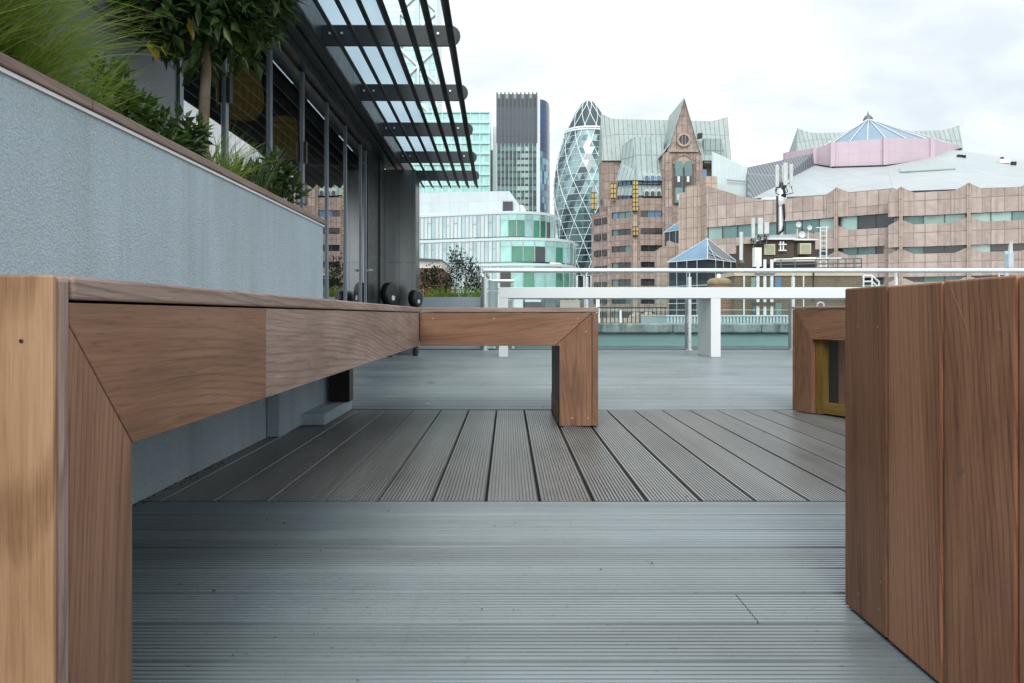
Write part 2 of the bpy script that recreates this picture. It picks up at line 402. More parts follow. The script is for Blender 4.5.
tag(MB().leaf(Vector((X(425, 5.9), 5.9, .004)), Vector((1, .2, .1)), Vector((0, 0, 1)), .08, .03).build('fallen_leaf', M['grassdry']), 'pale dry leaf lying on the far deck left of the bench leg', 'leaf')
tag(MB().leaf(Vector((X(423, 4.5), 4.5, .004)), Vector((1, -.1, .1)), Vector((0, 0, 1)), .045, .02).build('fallen_leaf', M['white_trim']), 'small white scrap where the grey deck boards change direction', 'scrap')

# ------------------------------------------------------------------ planter along the left, with its plants
WX = -.972
pl = thing('planter', 'long blue grey rendered planter wall with timber coping behind the left bench', 'planter', (WX, 1.5, 0))
box('wall', (WX-.09, -1.4, 0), (WX, 4.32, .955), M['stucco'], pl)
box('end_wall', (-1.53, 4.14, 0), (WX-.092, 4.319, .955), M['stucco'], pl)
box('trim_strip', (WX-.08, -1.4, .956), (WX+.006, 4.326, .964), M['white_trim'], pl)
cp = MB().box((WX-.10, -1.4, .966), (WX+.012, 1.9, .990)).build('coping', M['coping'], pl, bevel=.003)
MB().box((WX-.10, 1.903, .966), (WX+.012, 4.335, .990)).build('coping', M['coping'], pl, bevel=.003)
box('soil_bed', (-1.53, -1.4, .80), (WX-.095, 4.135, .90), M['soil'], pl)
box('plinth', (WX+.002, 3.65, .001), (-.813, 4.28, .053), M['stucco'], pl, bevel=.006)
box('wall_pier', (WX+.001, 3.30, .001), (WX+.055, 4.27, .34), M['stucco'], pl, bevel=.004)

def blades(mb, c, n, L, w, spread, lean=(0, 0, 0), rr=.1, seg=6, droop=1.0, wet=None, dry=None):
    lean = Vector(lean)
    for _ in range(n):
        a = R.uniform(0, 2*math.pi); q = R.random()**.5*rr
        p = Vector((c[0]+math.cos(a)*q, c[1]+math.sin(a)*q, c[2]))
        a2 = a+R.gauss(0, .6)
        if dry is not None: mb.mat(dry if R.random() < .10 else wet)
        bend = R.randint(2, seg-1) if R.random() < .12 else 99
        h = Vector((math.cos(a2), math.sin(a2), 0))*R.uniform(.15, 1)*spread+lean*R.uniform(.4, 1.3)
        l = L*R.uniform(.55, 1.1); d = (Vector((0, 0, 1))+h*.45).normalized()
        ww = w*R.uniform(.6, 1.2); pts = [p]; sd = d.cross(Vector((R.gauss(0, 1), R.gauss(0, 1), .2))).normalized()
        for k in range(seg):
            t = (k+1)/seg
            d = (d+h*.20*droop+Vector((0, 0, -.22*t*droop*R.uniform(.7, 1.2)))).normalized()
            if k == bend: d = (d+Vector((R.gauss(0, .6), R.gauss(0, .6), -.7))).normalized()
            pts.append(pts[-1]+d*l/seg)
        vs = []; fs = []
        for k, q_ in enumerate(pts):
            hw = ww*.5*(1-k/seg)**.7+.0002
            vs += [q_-sd*hw, q_+sd*hw]
        for k in range(seg): fs.append([2*k, 2*k+1, 2*k+3, 2*k+2])
        mb.add(vs, fs)
    return mb
GZ = .90
for i, (x, d, n, L, sp, rr, ln, lab) in enumerate([
    (-1.20, 1.50, 2400, .60, .9, .15, (.08, .10, 0), 'large arching clump of fine green feather grass nearest the camera on the planter'),
    (-1.20, 1.80, 1500, .44, .95, .12, (.08, .16, 0), 'feather grass clump with long blond tips, beside the grey cladding behind the round-headed tree'),
    (-1.16, 2.10, 700, .30, .75, .07, (.0, .10, 0), 'low drooping grass tuft on the coping between the feather grass and the first leafy shrub'),
    (-1.14, 3.02, 700, .30, .9, .09, (.03, .05, 0), 'low green grass tuft against the timber coping below the tree trunk')]):
    th = thing('feather_grass', lab, 'grass clump', (x, d, GZ), 0, 'grass clumps in the planter')
    mb = MB().mat(M['grassleaf']); blades(mb, (x, d, GZ), n, L, .0040, sp, ln, rr, 7, .72, M['grassleaf'], M['grassdry'])
    mb.build('leaf_blades', None, th, rec=False)
    if i < 2:
        mb = MB().mat(M['grassdry']); blades(mb, (x, d, GZ+.05), int(n*.16), L*1.15, .0020, sp, (ln[0], ln[1], 0), rr, 7, .8)
        mb.build('seed_heads', None, th, rec=False)
def shrub(name, lab, cat, c, rx, ry, rz_, n, L, W, mat, grp=None, stems=5, yellow=0, up=.4):
    th = thing(name, lab, cat, c, 0, grp); c = Vector(c)
    sm = MB()
    for _ in range(stems):
        a = R.uniform(0, 6.28); q = R.uniform(.2, .8)
        sm.tube([c, c+Vector((math.cos(a)*rx*q*.5, math.sin(a)*ry*q*.5, rz_*.5)), c+Vector((math.cos(a)*rx*q, math.sin(a)*ry*q, rz_*R.uniform(.8, 1.25)))], [.006, .004, .002], 5)
    sm.build('stem', M['bark'], th)
    mb = MB().mat(mat)
    cl = [c+Vector((R.uniform(-rx, rx)*.75, R.uniform(-ry, ry)*.75, rz_*R.uniform(.25, 1.1))) for _ in range(max(4, n//28))]
    for k in range(n):
        b_ = R.choice(cl); v = Vector((R.gauss(0, 1), R.gauss(0, 1), R.gauss(0, .8))).normalized()
        p = b_+Vector((v.x*rx, v.y*ry, v.z*rz_))*.30*R.uniform(.5, 1.1)
        d = (v+Vector((R.gauss(0, .4), R.gauss(0, .4), up+R.gauss(0, .3)))).normalized()
        mb.leaf(p, d, Vector((R.gauss(0, .5), R.gauss(0, .5), 1)), L*R.uniform(.6, 1.15), W*R.uniform(.7, 1.1))
    mb.build('foliage', None, th, rec=False); return th
shrub('shrub', 'low glossy green shrub spilling by the coping under the feather grass', 'shrub', (-1.07, 2.38, .97), .06, .20, .15, 360, .055, .024, M['leaf_mid'], 'low leafy shrubs along the planter')
shrub('shrub', 'small dark leafy shrub on the coping between grass clump and tree', 'shrub', (-1.07, 2.66, .97), .06, .20, .13, 320, .05, .024, M['leaf_dark'], 'low leafy shrubs along the planter')
shrub('shrub', 'bushy dark green shrub at the far end of the planter', 'shrub', (-1.11, 3.86, .95), .09, .33, .20, 620, .065, .032, M['leaf_dark'], 'low leafy shrubs along the planter')
th = thing('spiky_plant', 'grey green rosemary like plant with upright needles beside the far shrub', 'plant', (-1.13, 3.40, GZ))
blades(MB().mat(M['leaf_mid']), (-1.13, 3.42, GZ), 260, .31, .007, .7, (0, 0, 0), .10, 4, .45).build('needles', None, th, rec=False)

# bay tree, clipped to a round head
FXW = -1.55
tx, ty = -1.20, 3.24
th = thing('bay_tree', 'round headed bay tree with a bare slim trunk standing in the planter', 'tree', (tx, ty, GZ))
tr = MB().tube([(tx+.01, ty, GZ-.02), (tx-.003, ty, 1.2), (tx+.006, ty+.01, 1.45), (tx, ty, 1.66)], [.024, .0215, .020, .017], 10)
cc = Vector((tx-.03, ty, 1.84))
ends = []
for k in range(16):
    v = Vector((R.gauss(0, 1), R.gauss(0, 1), R.gauss(.2, .7))).normalized(); e = cc+v*R.uniform(.20, .32)
    tr.tube([(tx, ty, 1.46+.012*k), (cc+v*.12), e], [.012, .008, .003], 5); ends.append(e)
tr.build('trunk', M['bark'], th)
cr_ = MB().mat(M['leaf_dark'])
tw = [cc+Vector((R.gauss(0, 1), R.gauss(0, 1), R.gauss(0, 1))).normalized()*.33*R.uniform(.35, 1.05)*R.choice([.9, 1, 1.06]) for _ in range(640)]
for t_ in tw:
    if t_.x < FXW+.10: t_.x = FXW+.10+R.uniform(0, .05)
    ax_ = (t_-cc).normalized()+Vector((R.gauss(0, .3), R.gauss(0, .3), R.gauss(.1, .3)))
    for k in range(R.randint(7, 12)):
        a = ax_+Vector((R.gauss(0, .75), R.gauss(0, .75), R.gauss(-.1, .6)))
        cr_.mat(M['leaf_mid'] if R.random() < .13 else M['leaf_dark'])
        if t_.z < cc.z-.22 and R.random() < .012: cr_.mat(M['leaf_yellow'])
        cr_.leaf(t_+Vector((R.gauss(0, .02), R.gauss(0, .02), R.gauss(0, .02))), a, Vector((R.gauss(0, .6), R.gauss(0, .6), 1)), R.uniform(.055, .10), R.uniform(.024, .038))
for (dx, dz) in ((-.11, -.34), (-.075, -.32), (-.13, -.31)):
    cr_.mat(M['leaf_yellow']).leaf(cc+Vector((dx, -.12, dz*.98)), Vector((.2, -.2, -1)), Vector((.2, -1, .3)), .055, .03)
cr_.build('crown', None, th, rec=False)

# ------------------------------------------------------------------ timber benches
TOP, FB = .525, .357                       # top of seat, underside of fascia
BX = -.390                                 # front plane of the long bench
b1 = thing('bench', 'long L shaped hardwood bench along the rendered planter wall with pale near end', 'bench', (BX, .70, 0), 0, 'hardwood benches on the deck')
def screw_plugs(mb, pts, r, nrm):
    nrm = Vector(nrm)
    u = nrm.cross(Vector((0, 0, 1))); q = Vector((0, 0, 1))
    for p in pts:
        p = Vector(p); mb.poly([p+nrm*.0006+(u*math.cos(a)+q*math.sin(a))*r for a in [i*math.pi/5 for i in range(10)]])
    return mb
dark_hole = plain('screw_hole', (.012, .009, .008), .8); pale_plug = plain('screw_plug', (.30, .22, .17), .6)
MB().box((BX-.60, .706, .006), (BX-.0005, .7125, TOP)).build('end_board', wood('z', 'pale'), b1, bevel=.002)
MB().box((BX-.60, .713, .006), (BX+.002, .730, TOP-.001)).build('shaded_edge', wood('z', 'grey'), b1, bevel=.005)  # end board's own side: greyish edge colour with its shade painted in
screw_plugs(MB(), [P(21.5, 341, .706)+Vector((0, -.0003, 0))], .0018, (0, -1, 0)).build('screw_hole', dark_hole, b1)
# seat boards
y0 = .731
for a, b_ in ((y0, 1.86), (1.863, 3.606)):
    MB().box((BX-.143, a, TOP-.021), (BX+.004, b_, TOP)).build('seat_board', wood('y', 'grey'), b1, bevel=.003)
for k in range(1, 4):
    MB().box((BX-.143-.147*k, y0, TOP-.021), (BX-.147*k, 4.28, TOP)).build('seat_board', wood('y', 'grey'), b1, bevel=.003)
ft = TOP-.0235
# fascia: mitred into the near leg
MB().prism([(BX, .731, ft), (BX, 1.324, ft), (BX, 1.324, FB), (BX, .8555, FB), (BX, .731, FB+.1245)], (-.022, 0, 0)).build('fascia_board', wood('y', 'red'), b1, bevel=.0012)
MB().prism([(BX, 1.326, ft), (BX, 3.609, ft), (BX, 3.609, FB), (BX, 1.326, FB)], (-.022, 0, 0)).build('fascia_board', wood('y', 'grey'), b1, bevel=.0012)
MB().prism([(BX, .731, .006), (BX, .731, FB+.1232), (BX, .8542, FB), (BX, .8542, .006)], (-.055, 0, 0)).build('leg', wood('z', 'brown'), b1, bevel=.0015)
box('seat_frame', (BX-.56, .75, TOP-.06), (BX-.03, 4.25, TOP-.024), M['black'], b1)
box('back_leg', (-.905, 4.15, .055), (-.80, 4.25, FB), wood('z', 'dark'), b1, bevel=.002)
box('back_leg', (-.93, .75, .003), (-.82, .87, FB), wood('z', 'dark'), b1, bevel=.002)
# the return across the end
RX0, RX1, RY0, RY1 = BX+.003, .396, 3.610, 4.28
EW = .027
mx_ = RX1-EW-.143
MB().prism([(RX0, RY0, ft), (RX1-EW-.001, RY0, ft), (mx_+(-.021+.001), RY0, FB+0.0), (RX0, RY0, FB)], (0, .022, 0)).build('fascia_board', wood('x', 'brown'), b1, bevel=.0012)
MB().prism([(RX1-EW-.001, RY0, ft-.003), (RX1-EW-.001, RY0, .005), (mx_, RY0, .005), (mx_, RY0, FB), (mx_-.017, RY0, FB)], (0, .022, 0)).build('leg', wood('z', 'brown'), b1, bevel=.0015)
MB().box((RX1-EW, RY0-.002, .005), (RX1, RY1, ft)).build('end_board', wood('z', 'brown'), b1, bevel=.003)
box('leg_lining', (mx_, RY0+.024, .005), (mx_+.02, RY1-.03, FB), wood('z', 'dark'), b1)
box('leg_batten', (mx_-.003, RY0+.12, .004), (mx_-.001, RY1-.04, .095), wood('y', 'yellow'), b1)
for k in range(4):
    a = RY0-.004+k*.168
    MB().box((BX+.0065, a, TOP-.021), (RX1+.003, a+.164, TOP)).build('seat_board', wood('x', 'grey'), b1, bevel=.003)
box('seat_frame', (BX+.01, RY0+.03, TOP-.06), (RX1-.05, RY1-.03, TOP-.024), M['black'], b1)
box('rear_apron', (BX-.30, RY1-.022, FB), (RX1-.03, RY1, ft), wood('x', 'brown'), b1)
screw_plugs(MB(), [(x, RY0, TOP-.048) for x in (X(433, RY0), X(494, RY0), X(578, RY0))]+[(X(586, RY0), RY0, .42), (X(572, RY0), RY0, .04), (X(588, RY0), RY0, .04)], .0045, (0, -1, 0)).build('screw_plug', pale_plug, b1)

# second bench on the right, turned a little; local +x runs from its far corner towards the camera
A = Vector((1.465, 4.196, 0)); ang = math.atan2(-.94, .34)
b2 = thing('bench', 'open hardwood bench with yellow timber lining half hidden behind the upright board block', 'bench', A, ang, 'hardwood benches on the deck')
T2 = .535; f2 = T2-.014; FB2 = .372; LW = .125
MB().prism([(0, 0, f2), (1.8, 0, f2), (1.8, 0, FB2), (LW, 0, FB2)], (0, .024, 0)).build('fascia_board', wood('x', 'brown'), b2, True, .0015)
MB().prism([(0, 0, f2-.003), (LW-.002, 0, FB2), (LW-.002, 0, .004), (0, 0, .004)], (0, .024, 0)).build('leg', wood('z', 'brown'), b2, True, .0015)
box('end_board', (-.022, .0015, .004), (-.001, .60, f2), wood('z', 'brown'), b2, True, .002)
for k in range(4):
    MB().box((-.024, -.004+k*.155, T2-.012), (1.8, .147+k*.155, T2)).build('seat_board', wood('x', 'grey'), b2, True, .003)
box('lining_post', (LW-.008, .026, .004), (LW+.05, .06, FB2), wood('z', 'yellow'), b2, True)
box('lining_rail', (LW+.052, .026, .010), (1.75, .06, .062), wood('x', 'yellow'), b2, True)
box('lining_rail', (LW+.052, .065, FB2+.02), (1.75, .50, FB2+.05), M['black'], b2, True)
for k in range(9):
    box('back_board', (LW+.056+k*.147, .26, .006), (LW+.199+k*.147, .28, FB2+.015), wood('z', 'brown'), b2, True, .002)
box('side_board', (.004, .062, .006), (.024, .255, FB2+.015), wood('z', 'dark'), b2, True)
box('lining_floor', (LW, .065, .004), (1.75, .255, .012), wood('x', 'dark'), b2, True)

# block of upright boards, bottom right
KX, KY, KT = .5686, 1.391, .5355
b3 = thing('bench', 'tall hardwood clad block of wide upright boards at the right edge', 'bench', (KX, KY, 0), 0, 'hardwood benches on the deck')
pit = .1575
for k in range(7):
    y1_ = KY-k*pit
    MB().box((KX, y1_-pit+.0024, .004), (KX+.024, y1_-.0024, KT-(.001 if k % 2 else 0))).build('cladding_board', wood('z', 'warm'), b3, bevel=.003)
for k in range(4):
    xa = KX+.026+k*.15
    MB().box((xa, KY-.024, .004), (xa+.147, KY, KT-.001)).build('cladding_board', wood('z', 'warm'), b3, bevel=.004)
box('core', (KX+.0245, KY-1.09, .01), (KX+.60, KY-.026, KT-.03), M['black'], b3)
for k in range(4):
    xa = KX+.026+k*.15
    MB().box((xa, KY-1.09, KT-.026), (xa+.147, KY-.027, KT-.004)).build('seat_board', wood('y', 'grey'), b3, bevel=.003)
pts = []
for px, py in ((858, 326), (878, 327), (899.5, 327), (931.5, 329), (958.5, 330), (1000, 329)):
    d = KX*F/(px-CX); pts.append((KX, d, Z(py, d)))
for px, py in ((859, 594), (881, 582), (879, 609)):
    d = KX*F/(px-CX); pts.append((KX, d, Z(py, d)))
screw_plugs(MB(), pts, .0026, (-1, 0, 0)).build('screw_plug', pale_plug, b3)
sk = []
for px, py in ((951, 287), (955, 298), (960, 311), (965, 322), (967.5, 331)):
    d = KX*F/(px-CX); sk.append((KX-.0002, d, Z(py, d)))
MB().tube(sk, .00045, 5).build('scratch', plain('scratch_pale', (.30, .15, .095), .7), b3)
kn = MB()
d = KX*F/(961-CX); p = Vector((KX-.0008, d, Z(470, d)))
kn.poly([p+Vector((0, math.cos(a)*.006*(1+.25*math.sin(3*a)), math.sin(a)*.005)) for a in [i*.523 for i in range(12)]])
kn.build('knot', plain('knot', (.22, .145, .10), .6), b3)

# ------------------------------------------------------------------ glazed pavilion on the left, with its louvred canopy
FX, FY = -1.55, 8.0
pv = thing('pavilion', 'dark glazed roof pavilion with bifold doors and a louvred metal canopy', 'building', (FX, FY, 0), .012)
def L(name, x0, d0, z0, x1, d1, z1, m, parent=None, bevel=0):
    return box(name, (x0-FX, d0-FY, z0), (x1-FX, d1-FY, z1), m, parent or pv, True, bevel)
L('cladding_panel', FX-.10, -1.5, .0, FX, 3.715, 3.2, M['wallpanel'])
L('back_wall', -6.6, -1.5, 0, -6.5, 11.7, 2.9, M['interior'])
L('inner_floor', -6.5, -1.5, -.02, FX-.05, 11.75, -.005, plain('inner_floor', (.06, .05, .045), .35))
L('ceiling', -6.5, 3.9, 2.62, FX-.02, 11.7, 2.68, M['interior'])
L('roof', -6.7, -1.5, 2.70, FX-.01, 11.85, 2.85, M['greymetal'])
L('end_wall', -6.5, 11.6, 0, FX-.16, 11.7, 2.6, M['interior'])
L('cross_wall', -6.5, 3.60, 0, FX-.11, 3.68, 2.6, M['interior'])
MU = [3.75, 4.38, 5.24, 6.11, 6.98, 7.83, 8.70, 9.02]
for i, d in enumerate(MU):
    m_ = L('mullion', FX-.03, d-.022, 0, FX+.012, d+.022, 2.30, M['mullion'], None, .003)
    if i in (1, 3): box('handle', (.013, d-FY-.03, 1.62), (.035, d-FY+.018, 1.78), M['black'], m_, True, .004)
for a, b_ in zip(MU[:-1], MU[1:]):
    L('glass_pane', FX-.012, a+.029, .06, FX-.002, b_-.029, 2.28, M['facade_glass'])
L('door_sill', FX-.03, 3.79, 0, FX+.03, 9.0, .055, M['mullion'])
L('door_head', FX-.04, 3.72, 2.302, FX+.06, 9.05, 2.372, M['greymetal'])
L('corner_panel', FX-.10, 9.055, 0, FX+.02, 9.86, 2.372, M['greymetal'])
L('corner_panel', FX-.10, 9.87, 0, FX+.04, 10.18, 2.372, plain('charcoal_panel', (.05, .06, .065), .4, .3))
hd = MB().tube([(.03, 8.95-FY, .98), (.08, 8.95-FY, .98), (.08, 8.82-FY, .98)], .012).build('door_handle', M['steel'], pv, True)
L('metal_pier', FX+.022, 10.20, 0, -1.12, 10.7, 2.30, M['pier'])
# canopy
cn = MB().box((0, -5.8, 2.374), (.13, 3.72, 2.62)).box((.131, -5.8, 2.40), (.23, 3.72, 2.60)).build('canopy', M['greymetal'], pv, True, .006)
MB().box((-.02, -6, 2.622), (.13, 3.72, 2.70)).build('canopy_fascia', M['greymetal'], pv, True)
brk = [4.3, 5.78, 7.26, 8.70, 10.23, 11.58]
plate = plain('bracket_metal', (.026, .035, .039), .5, .0, .15, spec=.3)
for d in brk:
    c = [(.232, 2.39), (1.115, 2.39)]+[(1.115+.073*math.sin(a), 2.463-.073*math.cos(a)) for a in [i*math.pi/8 for i in range(1, 8)]]+[(1.115, 2.536), (.232, 2.536)]
    bk = MB().prism([(x, d-FY, z) for x, z in c], (0, .022, 0)).build('bracket', plate, cn, True, .002)
    if d < 11:
        bt = MB()
        for x in (.27, .355, 1.03): bt.tube([(x, d-FY-.012, 2.475), (x, d-FY+.001, 2.475)], .0085, 8)
        bt.build('bolt', M['steel'], bk, True)
ca, sa = math.cos(math.radians(123)), math.sin(math.radians(123))
for i in range(8):
    x = 1.140-i*.1265; z = 2.338
    prof = []
    for k in range(10):
        a = 2*math.pi*k/10; u, v = .055*math.cos(a), .0135*math.sin(a)
        prof.append((x+u*ca-v*sa, z+u*sa+v*ca))
    MB().loft([[(px, -5.75, pz) for px, pz in prof], [(px, 3.66, pz) for px, pz in prof]], True, True).build('louvre', M['slat'], cn, True)
b = NB('frosted_glass'); oo = b.n('ShaderNodeTexCoord').outputs['Object']
dcol = b.ramp(b.noise(oo, .8, 3), [(.3, (.60, .70, .76)), (.7, (.68, .77, .82))])
t_ = b.n('ShaderNodeBsdfTranslucent', {0: dcol}); d_ = b.n('ShaderNodeBsdfDiffuse', {0: dcol})
mm = b.n('ShaderNodeMixShader', {0: .25, 1: t_.outputs[0], 2: d_.outputs[0]}); b.t.links.new(mm.outputs[0], b.out.inputs[0])
for k, (a, e) in enumerate(((-5.8, -2.6), (-2.595, -.1), (-.095, 2.0), (2.005, 3.7))):
    MB().box((.135, a, 2.701), (.60, e, 2.713)).build('frosted_panel', b.m, cn, True)
for x in (.608, .632): MB().tube([(x, -5.8, 2.69), (x, .75, 2.69)], .008, 6).build('edge_rod', M['slat'], cn, True)
# hanging lamps inside
for k, (px, py, xx, r, lab) in enumerate(((240, 96, -1.95, .17, 'yellow wicker lamp hanging inside the pavilion, second door from the tree trunk'),
                                     (284, 140, -1.95, .17, 'yellow wicker lamp hanging deeper inside the pavilion, half cut by the shrub'),)):
    d = xx*F/(px-CX); z = Z(py, d)
    if k == 0: lab = 'yellow wicker lamp inside the glass, nearer to the tree trunk'
    else: lab = 'yellow wicker lamp inside the glass, farther from the tree trunk'
    lp = thing('pendant_lamp', lab, 'lamp', (xx, d, z), 0, 'wicker lamps behind the glass')
    MB().lathe([(.02, r*1.25), (r*.55, r*1.1), (r*.9, r*.6), (r, 0), (r*.95, -r*.5), (r*.7, -r*.9)], (xx, d, z), 20).build('lamp_shade', M['wicker'], lp)
    MB().tube([(xx, d, z+r*1.25), (xx, d, 2.62)], .006, 6).build('cord', M['black'], lp)

# ------------------------------------------------------------------ round black bollard lamps by the pier
for px, py, d, h, lab in ((390, 294, 9.75, 23, 'black disc headed bollard beside the door, the taller of two'), (415.5, 298.5, 10.0, 17, 'black disc headed bollard at the right foot of the metal pier')):
    c = P(px, py, d); r = h*d/F/2
    th = thing('bollard', lab, 'bollard', (c.x, d, 0), 0, 'disc headed bollards by the pier')
    rot = Matrix.Rotation(math.radians(-28), 3, 'Z')
    mb = MB()
    loops = []
    for (q, rr) in ((-.05, r*.82), (-.04, r), (.04, r), (.05, r*.85)):
        loops.append([c+rot @ Vector((q*1.0, math.cos(a)*rr, math.sin(a)*rr)) for a in [i*math.pi/12 for i in range(24)]])
    mb.loft(loops, True, True); mb.build('disc_head', M['black'], th)
    loops = [[c+rot @ Vector((q, math.cos(a)*rr-r*.05, math.sin(a)*rr-r*.35)) for a in [i*math.pi/8 for i in range(16)]] for q, rr in ((.051, r*.24), (.056, r*.22))]
    MB().loft(loops).build('lens', M['white_paint'], th)
    MB().tube([(c.x, d, 0), (c.x, d, c.z-r*.9)], .03, 10).build('post', M['black'], th)

# ------------------------------------------------------------------ white frame table
ty0, ty1 = 9.70, 10.37
tb = thing('table', 'long white painted high table with slab legs on the far deck', 'table', (X(499, ty0), ty0, 0))
z1_, z0_ = Z(287.3, ty0), Z(298.2, ty0)
xL = X(498.8, ty0); xM0, xM1 = X(711, ty0), X(720.6, ty0)
MB().box((xL, ty0, z0_), (6.4, ty1, z1_)).build('tabletop', M['white_paint'], tb, bevel=.004)
box('leg', (xL+.001, ty0+.001, .002), (X(508, ty0), ty1-.001, z0_-.0005), M['white_paint'], tb)
box('leg', (xM0, ty0+.001, .002), (xM1, ty1-.001, z0_-.0005), M['white_paint'], tb)
box('leg', (6.29, ty0+.001, .002), (6.399, ty1-.001, z0_-.0005), M['white_paint'], tb)

# ------------------------------------------------------------------ guard rail
ry = 11.50
gr_ = thing('guard_rail', 'stainless steel guard rail with glass panels along the deck edge', 'railing', (X(485, ry), ry, 0))
hz = Z(270.5, ry); xr0 = X(483.5, ry)
MB().tube([(xr0, ry, hz), (9.3, ry, hz)], .030, 12).build('handrail', M['steel'], gr_)
pxs = [485, 586.5, 689.5, 793, 896, 999, 1102]
for i, px in enumerate(pxs):
    x = X(px, ry)
    pst = MB().tube([(x, ry, 0.002), (x, ry, Z(277, ry))], .027, 12).build('post', M['steel'], gr_)
    MB().tube([(x, ry, Z(277, ry)), (x, ry, hz-.02)], .009, 8).build('spigot', M['steel'], pst)
    MB().box((x-.062, ry-.012, .03), (x-.034, ry+.012, Z(298, ry))).build('glass_clamp', M['steel_dark'], pst)
    MB().tube([(x, ry, .002), (x, ry, .014)], .05, 14).build('base_flange', M['steel'], pst)
for a, b_ in zip(pxs[:-1], pxs[1:]):
    box('glass_panel', (X(a, ry)+.04, ry-.006, .05), (X(b_, ry)-.07, ry+.006, .98), M['rail_glass'], gr_)
    MB().tube([(X(a, ry), ry+.02, Z(310, ry)), (X(b_, ry), ry+.02, Z(310, ry))], .004, 6).build('wire', M['steel'], gr_)
    MB().tube([(X(a, ry), ry+.02, Z(291, ry)), (X(b_, ry), ry+.02, Z(291, ry))], .004, 6).build('wire', M['steel'], gr_)
# return of the rail, away from the terrace
MB().tube([(xr0, ry, hz), (xr0+.02, ry+2.0, hz)], .03, 10).build('handrail', M['steel'], gr_)
MB().box((X(481.5, ry), ry-.03, .002), (X(483.6, ry), ry+.03, Z(277, ry))).build('end_plate', M['steel_dark'], gr_)
loops = []
gl2 = MB()
arc = [(X(486, ry)+.02+.14*math.sin(t), ry+.05+.55*(1-math.cos(t))) for t in [i*.16 for i in range(9)]]
for (xa, ya), (xb, yb) in zip(arc[:-1], arc[1:]): gl2.prism([(xa, ya, .05), (xb, yb, .05), (xb, yb, Z(280, ry)), (xa, ya, Z(280, ry))], (.006, .004, 0))
gl2.build('curved_screen', plain('screen_metal', (.40, .45, .47), .35, .5), gr_)
th = thing('side_rail', 'short steel rail just beyond the corner post of the guard rail', 'railing', (X(500, 13), 13, 0))
MB().tube([(X(491, 13), 13, Z(281, 13)), (X(514, 13), 13, Z(281, 13))], .028, 10).build('handrail', M['steel'], th)
for px in (492, 513): MB().tube([(X(px, 13), 13, -.3), (X(px, 13), 13, Z(281, 13))], .02, 8).build('post', M['steel'], th)

# ------------------------------------------------------------------ far planter with shrubs (left of the rail)
th = thing('planter', 'low pale grey planter wall at the far left deck edge', 'planter', (X(450, 11.9), 11.9, 0))
zt = Z(297, 11.8)
box('wall', (-1.28, 11.77, 0), (X(483, 11.8), 11.92, zt), plain('pale_render', (.40, .46, .52), .8), th)
box('soil_bed', (-1.28, 11.925, .4), (X(483, 11.8), 13.4, zt-.06), M['soil'], th)
box('wall', (-1.28, 13.405, 0), (X(483, 11.8), 13.5, zt), plain('pale_render', (.40, .46, .52), .8), th)
labs = ['dark leafy shrub beside the metal pier in the far planter', 'bushy dark shrub second from the metal pier', 'tall airy shrub with sparse top in the middle of the far planter', 'slim shrub with a pale sky gap right of the tallest one', 'dark shrub next to the guard rail corner post']
for (px, h, n, wd), lab in zip(((428, 36, 900, 11), (442, 36, 900, 12), (455, 50, 700, 9), (465, 48, 420, 7), (476, 40, 800, 8)), labs):
    d = 12.7; s_ = d/F
    shrub('shrub', lab, 'shrub', (X(px, d), d, zt-.06), wd*s_*.9, .30, h*s_*.78, n, .055, .022, M['leaf_far'], 'shrubs in the far planter', 4)
for px, lab in ((432, 'bright grass tuft beside the pier on the far planter edge'), (447, 'bright grass tuft in the middle of the far planter'), (461, 'yellowish grass tuft left of the rail corner'), (474, 'thin grass tuft under the rail corner post')):
    th = thing('grass_tuft', lab, 'grass clump', (X(px, 12.1), 12.1, zt-.06), 0, 'grass tufts on the far planter')
    blades(MB().mat(M['grassleaf']), (X(px, 12.1), 12.1, zt-.06), 130, .26, .008, .8, (0, 0, 0), .09, 4, .7).build('leaf_blades', None, th, rec=False)

# ================================================================== the city beyond
GZ0 = -25.0
stone = panelled('pink_granite', (.315, .255, .225), (.48, .405, .37), (.15, .12, .105), 1.25, 1.75, .045, rough=.75, blot=.28, streak=.35)
stone_t = panelled('pink_granite_tower', (.235, .175, .148), (.39, .315, .28), (.10, .078, .068), 1.1, 1.72, .07, rough=.75, blot=.35, streak=.3)
stone_s = panelled('buff_granite', (.37, .30, .25), (.45, .37, .315), (.17, .13, .11), 1.1, 1.4, .05, rough=.75, blot=.3, streak=.2)
lead = panelled('pale_green_roof', (.29, .35, .345), (.34, .40, .39), (.15, .20, .20), .95, 40, .10, rough=.5, blot=.22, streak=.15)
lead2 = panelled('grey_green_roof', (.27, .35, .35), (.33, .41, .40), (.11, .16, .17), 1.05, 40, .11, rough=.5, blot=.22, streak=.15)
wdark = glass_skin('window_dark', (.016, .022, .028), .1, .0, .5, .4)
wblue = glass_skin('window_blue', (.07, .16, .27), .08, .3, .35, .4)
wteal = glass_skin('window_teal', (.085, .165, .165), .08, .35, .4, .25)
wpale = glass_skin('window_pale', (.22, .33, .31), .12, .25, .35, .3)
wcyan = glass_skin('window_cyan', (.10, .34, .38), .12, .2, .2, .4)
frame_d = plain('dark_frame', (.05, .055, .06), .6)
gold = plain('gilded_metal', (.46, .34, .085), .4, .4, .2)

